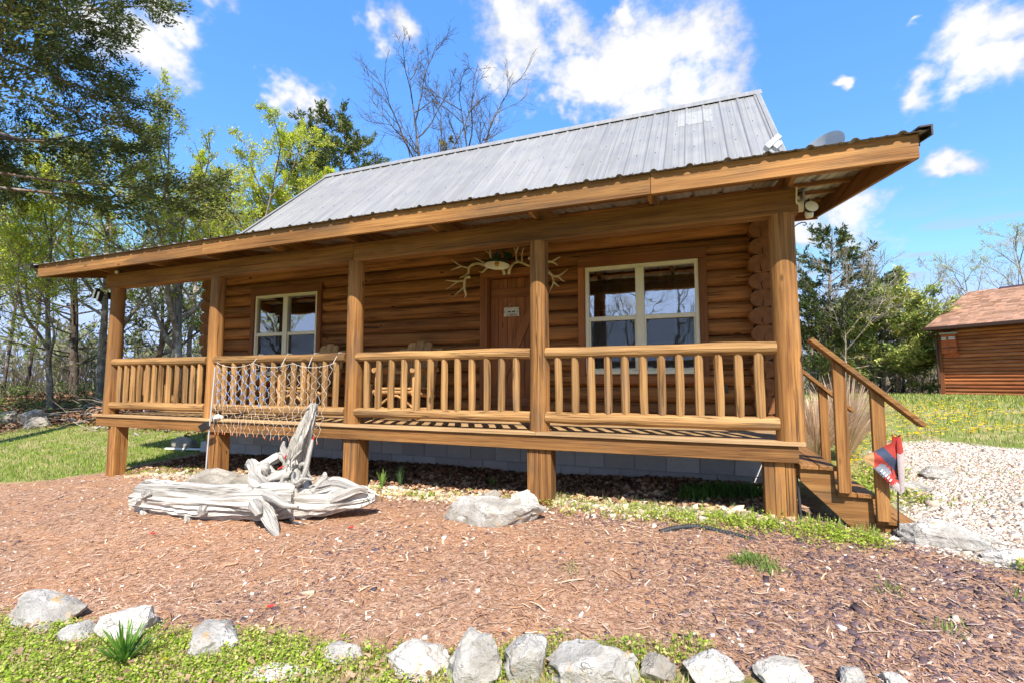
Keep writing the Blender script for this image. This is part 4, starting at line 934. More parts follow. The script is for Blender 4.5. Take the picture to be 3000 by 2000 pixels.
MB().tube([dc - nrm * .09, (5.78, 2.38, 3.3), (5.75, 2.36, 2.99)], .022, 10).obj('mast', MAT['grey_plastic'], dish, smooth=True)
lc = Vector((5.25, 1.86, 3.60)); MB().tube([dc + Md @ Vector((0, -.36, .02)), (5.45, 2.0, 3.40), lc + Vector((.06, .03, -.09))], .014, 8).obj('feed_arm', MAT['grey_plastic'], dish, smooth=True)
Ml = Matrix.Translation(lc) @ Matrix.Rotation(-.75, 4, 'Y') @ Matrix.Rotation(.2, 4, 'Z')
MB().box((-.115, -.05, -.03), (.115, .05, .045), M=Ml).obj('receiver', MAT['grey_plastic'], dish, bevel=.008); MB().box((-.05, -.04, -.10), (.06, .04, -.031), M=Ml).obj('receiver_neck', MAT['grey_plastic'], dish, bevel=.006)

# ------------------------------------------------------------------ things on the ground
def rock_obj(x, y, sx, sy, sz, seed, mat, label, rz=0.0, sink=0.25, facets=7, sub=4, z=None, name='rock', cut=0.70, group='border rocks along the mulch bed'):
    rr = random.Random(seed); bm = bmesh.new(); bmesh.ops.create_icosphere(bm, subdivisions=sub, radius=1)
    planes = []
    for _ in range(facets):
        n = Vector((rr.gauss(0, 1), rr.gauss(0, 1), rr.gauss(0, .8))).normalized(); planes.append((n, rr.uniform(cut, .95)))
    for v in bm.verts:
        p = v.co.copy(); o = p + Vector((seed * 1.7, 0, 0))
        p *= 1.08 + .34 * mnoise.noise(o * 1.0) + .20 * mnoise.noise(o * 2.3)
        for n, d in planes:
            e = p.dot(n) - d
            if e > 0: p -= n * e * 0.97
        p *= 1 + .09 * mnoise.noise(o * 4.5) + .045 * mnoise.noise(o * 11) + .012 * mnoise.noise(o * 29)
        v.co = Vector((p.x * sx, p.y * sy, p.z * sz))
    me = bpy.data.meshes.new(name); bm.to_mesh(me); bm.free(); me.materials.append(MAT[mat]); me.polygons.foreach_set('use_smooth', [True] * len(me.polygons))
    try: me.set_sharp_from_angle(angle=math.radians(26))
    except Exception: pass
    o = put(name, me, (x, y, (gz(x, y) if z is None else z) + sz * (1 - 2 * sink) * .75), None, (0, 0, rz)); return tag(o, label, 'rock', group)
ROCKS = [(.28,-3.06,.22,.15,.135,'limestone','large grey rock at the far left of the front border',.3),(.80,-3.14,.10,.08,.095,'limestone','small tilted grey rock beside the pointed white rock',.1),(.52,-3.16,.07,.06,.04,'fieldstone','low flat stone between the two leftmost border rocks',.4),
 (1.03,-3.0,.15,.12,.185,'white_stone','pointed whitish rock above the green leafy tuft',.5),(1.66,-2.93,.19,.13,.12,'limestone','broad pale rock with orange stains right of the leafy tuft',-.2),(2.20,-3.0,.18,.07,.04,'white_stone','low flat white slab sunk in the weeds at the bottom',.5),(2.42,-2.76,.10,.07,.05,'limestone','small grey stone half hidden in weeds beside the flat slab',0),
 (2.86,-2.70,.165,.11,.10,'white_stone','bright white rock left of the tall grey border rock',.2),(3.18,-2.66,.135,.10,.17,'limestone','tall wedge-shaped grey border rock at the bottom centre',0),(3.43,-2.58,.10,.10,.15,'limestone','upright rounded pale rock beside the tall grey wedge',0.2),
 (3.76,-2.50,.22,.13,.13,'limestone','widest border rock with orange lichen at the bottom centre',.15),(4.06,-2.42,.085,.07,.07,'fieldstone','small brown stone right of the lichened border rock',.5),(4.31,-2.36,.125,.10,.09,'white_stone','smooth white rock low in the border right of centre',.3),(4.63,-2.28,.12,.085,.07,'white_stone','low white rock near the bottom edge, just left of the dark bark',.1),(4.92,-2.20,.055,.05,.06,'limestone','small grey stone at the bottom edge near the dark bark',.1),(5.10,-2.16,.05,.045,.035,'white_stone','last small white stone at the right end of the border',.3)]
for i, (x, y, a, b, c, m, lab, rz) in enumerate(ROCKS): rock_obj(x, y, a * 1.05, b * 1.05, c * (.74 if i < 7 else .88), 100 + i, m, lab, rz, sink=.33)
rock_obj(2.38, -.62, .48, .17, .165, 131, 'limestone', 'big mottled boulder lying in front of the second lower post', .12, sink=.22, facets=10, group='boulders below the porch')
rock_obj(2.30, -.45, .11, .09, .07, 132, 'fieldstone', 'small grey stone resting on top of the mottled boulder', .4, z=-.63, sink=.5, group='boulders below the porch')
rock_obj(2.66, -.50, .15, .12, .12, 133, 'white_stone', 'rounded white stone on the right end of the boulder', .1, z=-.66, sink=.5, group='boulders below the porch')
rock_obj(-1.15, -.80, .52, .24, .20, 141, 'fieldstone', 'long rough boulder lying behind the driftwood trunk', .12, sink=.2, facets=10, group='boulders below the porch')
rock_obj(-.50, -.78, .42, .22, .22, 142, 'fieldstone', 'rough boulder behind the driftwood roots', -.1, sink=.2, facets=9, group='boulders below the porch')
rock_obj(-1.95, -.62, .13, .11, .05, 143, 'limestone', 'flat grey stone in the mulch left of the driftwood', .3, sink=.2)
rock_obj(-5.6, 1.9, .40, .16, .17, 150, 'fieldstone', 'pointed tan rock on the lawn left of the cabin', -.2, sink=.2, facets=9, group='rocks on the lawn')
rock_obj(-2.05, -.125, .105, .04, .042, 151, 'white_stone', 'white stone resting on the porch edge beside the post', .1, z=.012, sink=.28, group='stones on the porch')
for i, (x, y, s) in enumerate([(-12.6, 2.6, .42), (-12.0, 2.4, .3), (-13.2, 2.3, .36)]): rock_obj(x, y, s, s * .7, s * .6, 160 + i, 'fieldstone', ['largest rock of the mossy pile at the left wood edge', 'right rock of the mossy pile at the left wood edge', 'left rock of the mossy pile at the left wood edge'][i], sink=.25, group='rock pile at the wood edge')
rock_obj(5.98, -.26, .30, .12, .10, 171, 'limestone', 'grey kerb stone at the foot of the stairs', -.22, sink=.25, facets=8, group='stones around the stair foot')
rock_obj(6.30, -.52, .17, .11, .07, 172, 'white_stone', 'whitish stone right of the grey kerb stone', -.2, sink=.25, group='stones around the stair foot')
rock_obj(6.02, -.17, .14, .045, .045, 173, 'white_stone', 'bone-like cream stone lying on the stair kerb stone', -.55, z=-.60, sink=.5, group='stones around the stair foot')
rock_obj(6.22, -.22, .14, .035, .03, 174, 'white_stone', 'long flat cream stone beside the bone-like stone', -.7, z=-.635, sink=.5, group='stones around the stair foot')
for i, (x, y, s) in enumerate([(6.85, 2.3, .17), (6.45, 1.6, .13), (6.25, 1.45, .17), (7.1, 1.2, .07)]): rock_obj(x, y, s, s * .7, s * .55, 180 + i, 'limestone', ['pale rock beside the gravel, farthest behind the flag', 'rounded grey rock right behind the flag pole', 'low grey rock between flag pole and stairs', 'small pale rock among the dandelions by the gravel'][i], sink=.25, group='rocks along the gravel path')
for i, (x, y, s) in enumerate([(5.22, -.92, .045), (5.55, -1.08, .05), (5.62, -.93, .03)]): rock_obj(x, y, s, s * .6, s * .4, 190 + i, 'white_stone', ['cream stone with an orange streak on the dark bark', 'white oval stone on the dark bark mulch', 'small white stone just behind the white oval one'][i], -.3, sink=.3, sub=3, group='loose stones on the mulch')

# driftwood
dw = MAT['driftwood']; g0 = lambda x, y: gz(x, y)
drift = thing('driftwood_log', 'bleached driftwood log with twisted roots lying on the mulch', 'driftwood', (-.4, -1.3, -.9))
def dpart(nm, pts, rad, na, n, seed, ridge=.16, amp=.08, rf=3.2, tw=.15, par=None):
    me = gnarly(nm, pts, rad, dw, na, n, seed=seed, amp=amp, ridge=ridge, ridge_freq=rf, twist=tw); o = bpy.data.objects.new(nm, me); return link(o, drift if par is None else par)
dpart('trunk', [(-1.50,-1.38,-.735),(-1.15,-1.37,-.735),(-.7,-1.33,-.72),(-.25,-1.27,-.71),(.12,-1.20,-.69),(.38,-1.08,-.69)], [.168,.18,.175,.17,.18,.15], 200, 132, 3, ridge=.19, rf=3.4)
dpart('root', [(.00,-1.24,-.68),(.26,-1.35,-.74),(.45,-1.43,-.84),(.58,-1.48,-.92)], [.085,.075,.055,.018], 40, 40, 5, ridge=.28)
dpart('root', [(.25,-1.05,-.70),(.55,-.98,-.70),(.80,-.92,-.68),(1.02,-.86,-.66),(1.16,-.80,-.64)], [.13,.125,.11,.10,.045], 70, 56, 7, ridge=.36, amp=.2)
dpart('root', [(.45,-.97,-.64),(.62,-.95,-.57),(.76,-.90,-.54),(.95,-.86,-.59),(1.12,-.83,-.62)], [.07,.08,.07,.06,.03], 50, 40, 9, ridge=.38, amp=.24)
dpart('root', [(.02,-1.22,-.60),(-.05,-1.20,-.50),(-.12,-1.16,-.40),(-.22,-1.12,-.345),(-.30,-1.10,-.39)], [.13,.09,.06,.05,.035], 50, 40, 11, ridge=.32, amp=.2)
dpart('root', [(-.12,-1.16,-.40),(-.06,-1.05,-.34),(.01,-1.0,-.29),(.03,-.98,-.26)], [.05,.055,.06,.045], 26, 26, 13, ridge=.25, amp=.2)
dpart('root', [(.18,-1.28,-.60),(.36,-1.33,-.62),(.52,-1.35,-.66),(.66,-1.33,-.67)], [.06,.042,.034,.015], 30, 24, 15)
for k, (pts, rad) in enumerate([([(.80,-.98,-.66),(.95,-1.0,-.60),(1.08,-.96,-.55),(1.14,-.92,-.58)],[.07,.06,.05,.02]),([(.55,-1.0,-.60),(.62,-.96,-.48),(.60,-.92,-.42)],[.06,.045,.015]),
    ([(-1.36,-1.46,-.82),(-1.30,-1.50,-.88),(-1.28,-1.52,-.93)],[.045,.035,.025]),([(-.70,-1.42,-.82),(-.66,-1.47,-.88),(-.64,-1.49,-.92)],[.045,.035,.025]),([(-1.20,-1.54,-.66),(-1.19,-1.575,-.66),(-1.185,-1.59,-.66)],[.045,.038,.03]),([(-1.33,-1.545,-.74),(-1.325,-1.58,-.74),(-1.32,-1.60,-.74)],[.055,.045,.035]),([(-.46,-1.44,-.76),(-.43,-1.49,-.77),(-.41,-1.52,-.78)],[.05,.042,.03]),
    ([(.10,-1.30,-.70),(.20,-1.42,-.66),(.28,-1.47,-.68),(.33,-1.48,-.74)],[.06,.055,.05,.03]),([(-.02,-1.12,-.42),(.04,-1.16,-.36),(.05,-1.18,-.30)],[.05,.04,.02])]):
    dpart('root', pts, rad, 22, 22, 60 + k, ridge=.24, amp=.18)
stump = thing('driftwood_root', 'upright grey driftwood root leaning toward the railing', 'driftwood', (.2, -.95, -.85))
def spart(nm, pts, rad, na, n, seed, **k): return dpart(nm, pts, rad, na, n, seed, par=stump, **k)
spart('stem', [(.22,-.95,-.86),(.20,-.94,-.55),(.24,-.96,-.38),(.33,-.99,-.16),(.43,-1.0,.08),(.50,-1.0,.29)], [.15,.15,.125,.10,.068,.04], 140, 64, 21, ridge=.36, amp=.2, tw=.3)
spart('root', [(.25,-1.0,-.42),(.12,-1.08,-.46),(.02,-1.12,-.50),(-.06,-1.15,-.56)], [.07,.05,.035,.015], 26, 20, 23)
spart('root', [(.30,-1.0,-.40),(.36,-1.08,-.55),(.37,-1.10,-.72),(.36,-1.1,-.88)], [.05,.045,.04,.03], 26, 18, 25)
spart('root', [(.36,-.98,-.46),(.46,-1.02,-.60),(.47,-1.04,-.76),(.47,-1.05,-.88)], [.045,.035,.03,.025], 26, 16, 27)
spart('root', [(.32,-1.02,-.50),(.42,-1.10,-.52),(.50,-1.1,-.42),(.515,-1.06,-.22),(.52,-1.02,-.07)], [.035,.03,.026,.024,.014], 40, 14, 29, ridge=.1)
spart('root', [(.30,-1.05,-.48),(.42,-1.12,-.50),(.52,-1.12,-.455),(.62,-1.1,-.465)], [.022,.02,.018,.006], 24, 12, 31, ridge=.1)
spart('root', [(.20,-.97,-.35),(.10,-1.0,-.28),(.07,-1.02,-.22)], [.05,.04,.015], 20, 16, 33)
spart('root', [(.20,-1.0,-.42),(.05,-1.08,-.42),(-.08,-1.13,-.40)], [.016,.013,.007], 16, 10, 35, ridge=.1)
spart('root', [(.25,-1.03,-.33),(.36,-1.07,-.24),(.42,-1.07,-.18)], [.03,.022,.008], 18, 12, 37)
for k, (pts, rad) in enumerate([([(.22,-1.02,-.30),(.16,-1.06,-.18),(.17,-1.06,-.10)],[.035,.028,.01]),([(.36,-1.05,-.20),(.42,-1.08,-.10),(.41,-1.07,-.03)],[.035,.026,.008]),([(.12,-1.03,-.55),(.02,-1.06,-.44),(-.03,-1.06,-.36)],[.05,.04,.02]),([(.30,-1.06,-.62),(.24,-1.14,-.52),(.30,-1.16,-.44)],[.035,.03,.012]),([(.38,-1.02,-.34),(.46,-1.06,-.32),(.50,-1.06,-.36)],[.03,.022,.008]),([(.15,-1.04,-.70),(.06,-1.10,-.66),(-.02,-1.1,-.72)],[.06,.05,.03]),([(.44,-1.02,.02),(.46,-1.05,.12),(.47,-1.05,.22)],[.022,.02,.008])]):
    spart('root', pts, rad, 18, 14, 80 + k, ridge=.2, amp=.16)
def splinters(parent, c, d, n, L, seed, spread=.05, r=.011):
    rs = np.random.default_rng(seed); ps = []
    for _ in range(n):
        p = np.array(c) + rs.normal(0, spread, 3); dd = unit_(np.array(d) + rs.normal(0, .28, 3)); l = L * rs.uniform(.4, 1.3); P = np.array([p - dd * l * .5, p, p + dd * l * .35 + rs.normal(0, .008, 3), p + dd * l * .6]); ps.append((P, np.array([r * .8, r, r * .55, .001]) * rs.uniform(.5, 1.3)))
    V, F = tube_np(ps, 5); uvv = np.c_[V[:, 0] * 2 + V[:, 2], V[:, 1] + V[:, 2] * .3]
    tag(put('splinters', mesh_np('splinters', V, F, dw, False, uvv), (0, 0, 0), parent), kind='stuff')
def unit_(v): return v / np.linalg.norm(v)
splinters(stump, (.49, -1.0, .24), (.25, 0, 1), 16, .10, 1, .018); splinters(stump, (.30, -1.06, -.30), (.35, -.1, 1), 18, .14, 3, .06); splinters(drift, (1.08, -.86, -.62), (.9, -.1, .2), 14, .10, 4, .05)
def shell(p, q, label):
    p, q = Vector(p), Vector(q); m = p + (q - p) * .22; t = thing('shell_casing', label, 'shell casing', p, 'red plastic shell casings'); MB().tube([p, m], .0085, 10).obj('brass_head', MAT['brass'], t); MB().tube([m, q], .008, 10).obj('plastic_tube', MAT['red_plastic'], t); return t
shell((.515, -1.03, -.12), (.535, -1.02, -.045), 'red shell casing on the tip of the thin upright root'); shell((.14, -1.10, -.385), (.20, -1.09, -.355), 'red shell casing on a twig at mid height of the root'); shell((.225, -1.10, -.275), (.245, -1.10, -.235), 'red shell casing high on the upright root')
for (x, y, a, lab) in [(-.62, -1.86, .15, 'red shell casing on the mulch left of the roots, nearest the camera'), (.42, -1.46, .6, 'red shell casing beside the front root tip'), (1.15, -1.20, .2, 'red shell casing on the mulch right of the driftwood'), (1.62, -2.55, .8, 'red shell casing just behind the border rocks')]:
    z = gz(x, y) + .022; shell((x, y, z), (x + .05 * math.cos(a), y + .05 * math.sin(a), z + .004), lab)
# drain hose, white pipe, flag
P = smooth_path([(3.93, -.57, -.755), (4.08, -.47, -.73), (4.25, -.44, -.715), (4.45, -.50, -.725), (4.62, -.57, -.735), (4.72, -.61, -.752)], 150); R = np.array([.021 + .0028 * math.sin(i * 1.6) for i in range(150)])
V, F = tube_np([(P, R)], 12); tag(put('drain_hose', mesh_np('drain_hose', V, F, MAT['pipe_black'], True)), 'black ribbed drain hose curving over the mulch', 'hose')
tag(branchy('black_cable', [([(5.058, -.02, -.30), (5.07, -.03, -.5), (5.075, -.05, -.75)], [.012, .012, .012])], MAT['pipe_black'], n=8), 'black cable running down behind the right lower post', 'cable')
tag(branchy('white_pipe', [([(-5.9, 1.72, gz(-5.9, 1.72) + .05), (-5.0, 1.8, gz(-5, 1.8) + .05), (-3.7, 1.9, gz(-3.7, 1.9) + .05)], [.022, .022, .022])], MAT['white_paint'], n=10), 'white plastic pipe lying on the ground left of the cabin', 'pipe')
flag = thing('garden_flag', 'red and grey patchwork garden flag wound round its metal stake', 'flag', (5.72, -.20, -.72))
MB().tube([(5.722, -.20, -.75), (5.74, -.20, -.3), (5.755, -.20, .07)], .0055, 8).obj('stake', MAT['dark_metal'], flag, smooth=True)
MB().box((5.722, -.212, -.33), (5.746, -.188, -.235)).obj('stopper', MAT['black_plastic'], flag, bevel=.004)
def flag_cloth():
    # corner hangs out to the left of the stake; a folded roll wraps the stake
    def S(u, v):
        # u 0..1 from free corner (left) to the stake, v -1..1 across
        top = np.array((5.752, -.215, .075)); bot = np.array((5.742, -.215, -.355)); tip = np.array((5.497, -.275, -.085))
        e = top + (bot - top) * (v * .5 + .5); p = tip + (e - tip) * u; p[1] += -.02 * math.sin(u * 5 + v * 2) * u + .012 * math.sin(v * 6) * u; return p
    pat = [('tan', 0, .30), ('grey', .30, .62), ('red', .62, 1.0)]
    V = []; F = []; mi = []; n, m = 22, 18
    for i in range(n + 1):
        for j in range(m + 1): V.append(tuple(S(i / n, j / m * 2 - 1)))
    for i in range(n):
        for j in range(m):
            u, v = (i + .5) / n, (j + .5) / m; a, b = u * (1 - v), u * v
            k = 0
            if a + b < .30: k = 1
            elif b > .30 and b < .58 and a < .28: k = 2
            elif a > .34 and a < .58: k = 3 if b < .55 else 0
            elif b > .80: k = 4
            mi.append(k); F.append((i * (m + 1) + j, (i + 1) * (m + 1) + j, (i + 1) * (m + 1) + j + 1, i * (m + 1) + j + 1))
    b = MB().add(V, F); b.m = mi; o = b.obj('cloth', [MAT['flag_red'], MAT['flag_tan'], MAT['flag_blue'], MAT['flag_slate'], MAT['flag_pale']], flag, smooth=True)
    V = []; F = []; n = 26; m = 10
    for i in range(n + 1):
        a = -2.2 + 5.6 * i / n; r = .018 + .016 * i / n
        for j in range(m + 1):
            z = .095 - .44 * j / m; w = 1 + .9 * math.sin(math.pi * j / m) * .8; V.append((5.757 + r * w * math.cos(a) * .9, -.197 + r * w * math.sin(a), z + .012 * math.cos(a * 2)))
    for i in range(n):
        for j in range(m): F.append((i * (m + 1) + j, (i + 1) * (m + 1) + j, (i + 1) * (m + 1) + j + 1, i * (m + 1) + j + 1))
    b = MB().add(V, F); b.m = [4 if (i % m) > 2 else 0 for i in range(len(F))]; b.obj('rolled_cloth', [MAT['flag_red'], MAT['flag_tan'], MAT['flag_blue'], MAT['flag_slate'], MAT['flag_pale']], flag, smooth=True)
for nm, c in (('flag_red', (.50, .055, .04)), ('flag_tan', (.52, .30, .13)), ('flag_blue', (.28, .31, .36)), ('flag_slate', (.06, .085, .15)), ('flag_pale', (.60, .50, .48))):
    T = new_mat(nm); o_ = T.new('ShaderNodeTexCoord').outputs['Object']; pin(T, color=T.mix(T.map(T.noise(o_, 90, 3), .3, .7), tuple(x * .75 for x in c), c), rough=.85)
    tl = T.new('ShaderNodeBsdfTranslucent'); tl.inputs[0].default_value = (*c, 1); mx = T.new('ShaderNodeMixShader'); mx.inputs[0].default_value = .25; T.l.new(T.p.outputs[0], mx.inputs[1]); T.l.new(tl.outputs[0], mx.inputs[2]); T.l.new(mx.outputs[0], T.out.inputs[0])
flag_cloth()
for k in range(5):
    p = Vector((5.615 + .015 * k, -.262 + .004 * k, -.190 - .018 * k)); MB().beam(p, p + Vector((.015, .002, .019)), .002, .009, up=(1, 0, -1)).obj('printed_letter', MAT['white_paint'], flag)

# ------------------------------------------------------------------ neighbouring building
WD = np.array((.72, -.694)); ND = np.array((.694, .72)); B0 = np.array((13.05, 18.8)); ROTB = math.atan2(WD[1], WD[0])
def bw(u, v, z): q = B0 + WD * u + ND * v; return (float(q[0]), float(q[1]), z)
shed = thing('log_sided_building', 'reddish log-sided building with tan shingle roof at right', 'building', bw(0, 0, -.05))
MBm = Matrix.Translation((B0[0], B0[1], 0)) @ Matrix.Rotation(ROTB, 4, 'Z')
wood('siding_x', 'x', dark=(.16, .045, .018), mid=(.30, .088, .030), light=(.42, .15, .055), grain=6, gray=.3, graycol=(.50, .33, .20), crack=0, knots=.3, along=.5)
MB().box((0, .06, -.3), (8, 6.0, 2.62), M=MBm).obj('wall', MAT['siding_x'], shed)
def siding_mesh(L):
    pr = [(.06, 0), (0.0, .006), (-.022, .03), (-.034, .062), (-.03, .10), (-.012, .126), (.06, .131)]
    V = [(x, a, b) for x in (0, L) for a, b in pr]; n = len(pr); return MB().add(V, [(i, i + 1, n + i + 1, n + i) for i in range(n - 1)] + [tuple(range(n))[::-1], tuple(range(n, 2 * n))]).mesh('siding_log', MAT['siding_x'], smooth=True)
sm_ = siding_mesh(8.0)
for k in range(20):
    o = put('siding_log', sm_, (B0[0], B0[1], -.02 + .132 * k), shed, (0, 0, ROTB))
MB().box((-.06, -.045, -.15), (.07, .05, 2.6), M=MBm).obj('corner_board', MAT['trim_z'], shed)
ez, rz_ = 2.62, 4.30
MB().add([MBm @ Vector(p) for p in ((-.25, -.40, ez), (8.2, -.40, ez), (8.2, 3.1, rz_), (-.25, 3.1, rz_), (8.2, 6.6, ez), (-.25, 6.6, ez), (-.25, -.40, ez - .12), (8.2, -.40, ez - .12), (8.2, 6.6, ez - .12), (-.25, 6.6, ez - .12))], [(0, 1, 2, 3), (3, 2, 4, 5), (0, 6, 7, 1), (5, 4, 8, 9), (0, 3, 5, 9, 6), (1, 7, 8, 4, 2), (6, 9, 8, 7)]).obj('roof', MAT['gutter'], shed)
T = new_mat('shingle'); a_ = T.attr('Col').outputs['Color']; o_ = T.new('ShaderNodeTexCoord').outputs['Object']; n_ = T.map(T.noise(o_, 25, 3), .25, .75, .82, 1.15, False); pin(T, color=T.mix(1.0, a_, T.comb(n_, n_, n_), 'MULTIPLY'), rough=.95, spec=.1)
def shingles():
    rg = np.random.default_rng(2); V = []; F = []; C = []; rows = 25; L = math.hypot(3.5, rz_ - ez); st = L / rows
    for r in range(rows):
        x = -.28 - rg.uniform(0, .3)
        while x < 8.2:
            w = rg.uniform(.16, .34); a, b = max(x, -.28), min(x + w - .006, 8.2); h = rg.uniform(.010, .026); t0 = r * st; t1 = t0 + st * 1.25; b0 = len(V)
            if b > a:
                for t, hh in ((t0, h), (t1, .004)):
                    for xx in (a, b): V.append(MBm @ Vector((xx, -.42 + 3.5 * t / L, ez + (rz_ - ez) * t / L + hh)))
                for xx in (a, b): V.append(MBm @ Vector((xx, -.42 + 3.5 * t0 / L, ez + (rz_ - ez) * t0 / L)))
                F += [(b0, b0 + 1, b0 + 3, b0 + 2), (b0 + 4, b0 + 5, b0 + 1, b0)]; c = np.array((.40, .225, .145)) * rg.uniform(.62, 1.2) + rg.uniform(-.02, .02); C += [c] * 6
            x += w
    o = put('shingles', mesh_np('shingles', [tuple(v) for v in V], np.array(F), MAT['shingle'], col=np.clip(np.array(C), .02, 1)), (0, 0, 0), shed); tag(o, kind='stuff')
shingles()
mb = MB().prism([(2.95, rz_ - .05), (3.1, rz_ + .055), (3.25, rz_ - .05)], 'x', .75, 8.2); mb.v = [tuple(MBm @ Vector(v)) for v in mb.v]; mb.obj('ridge_vent', MAT['gutter'], shed)
mb = MB().prism([(-.53, ez - .11), (-.53, ez - .0), (-.51, ez - .0), (-.51, ez - .09), (-.43, ez - .09), (-.43, ez - .0), (-.41, ez), (-.41, ez - .11)], 'x', -.32, 8.2); mb.v = [tuple(MBm @ Vector(v)) for v in mb.v]; mb.obj('gutter', MAT['gutter'], shed)
MB().tube([MBm @ Vector(p) for p in smooth_path([(-.12, -.47, ez - .1), (-.12, -.44, ez - .25), (-.10, -.15, ez - .34), (-.09, -.10, ez - .5), (-.09, -.09, 1.2), (-.09, -.09, .05), (-.12, -.2, -.02)], 40)], .045, 8).obj('downspout', MAT['gutter'], shed, smooth=True)
bat = thing('bat_house', 'orange wooden bat house with grey lid on the log-sided building', 'bat house', bw(.33, -.1, 1.45))
plain('bat_orange', (.42, .10, .03), .7, var=.2); 
MB().box((.10, -.17, 1.60), (.56, -.05, 2.33), M=MBm).obj('body', MAT['bat_orange'], bat, bevel=.006); MB().box((.14, -.065, 1.44), (.60, -.04, 1.60), M=MBm).obj('landing_board', MAT['bat_orange'], bat); MB().box((.07, -.22, 2.33), (.60, -.03, 2.39), M=MBm).obj('lid', MAT['grey_plastic'], bat)
MB().box((.10, -.178, 1.80), (.56, -.171, 1.83), M=MBm).obj('slot_board', MAT['gutter'], bat)
for s, u in (('BAT', .19), ('HOME', .445)):
    MB().box((u - (.075 if s == 'BAT' else .10), -.176, 2.12), (u + (.075 if s == 'BAT' else .10), -.171, 2.22), M=MBm).obj('name_plate', MAT['white_paint'], bat)
    q = MBm @ Vector((u, -.178, 2.17)); text('lettering', s, .085, tuple(q), MAT['black_plastic'], bat, rot=(math.pi / 2, 0, ROTB))

# ------------------------------------------------------------------ trees
FW = np.array((-math.sin(YAW), math.cos(YAW))); RT = np.array((math.cos(YAW), math.sin(YAW)))
def spot(px, depth):
    """ground spot lying `depth` metres ahead, sideways as surveyed"""
    q = CAM[:2] + depth * (FW + RT * (px - 1500) / FPX); return float(q[0]), float(q[1])
def unit(v): return v / (np.linalg.norm(v) + 1e-9)
def limb(rg, p, d, L, n, wander, trop):
    P = [np.array(p, float)]; d = unit(np.array(d, float)); s = L / n
    for i in range(n):
        d = unit(d + rg.normal(0, wander, 3) + np.array((0, 0, trop))); P.append(P[-1] + d * s)
    return np.array(P)
def at_t(P, t):
    f = t * (len(P) - 1); i = min(int(f), len(P) - 2); return P[i] + (P[i + 1] - P[i]) * (f - i), unit(P[i + 1] - P[i])
def side_dir(rg, d, ang, az=None):
    a = unit(np.cross(d, (0, 0, 1)) if abs(d[2]) < .95 else np.cross(d, (1, 0, 0))); b = np.cross(d, a); th = rg.uniform(0, 2 * math.pi) if az is None else az
    return unit(d * math.cos(ang) + (a * math.cos(th) + b * math.sin(th)) * math.sin(ang))
def leaf_quads(rg, C, D, ln, wd, col, jit=.35, lr=.35):
    """diamond leaves at C pointing along D"""
    n = len(C); D = D + rg.normal(0, jit, (n, 3)); D /= np.linalg.norm(D, axis=1, keepdims=True) + 1e-9
    N = rg.normal(0, 1, (n, 3)); S = np.cross(D, N); S /= np.linalg.norm(S, axis=1, keepdims=True) + 1e-9
    L = ln * rg.uniform(1 - lr, 1 + lr, (n, 1)); W = wd * rg.uniform(1 - lr, 1 + lr, (n, 1)) * .5
    V = np.stack([C, C + D * L * .45 + S * W, C + D * L, C + D * L * .45 - S * W], 1).reshape(-1, 3); F = np.arange(n * 4).reshape(-1, 4)
    return V, F, np.repeat(col, 4, axis=0)
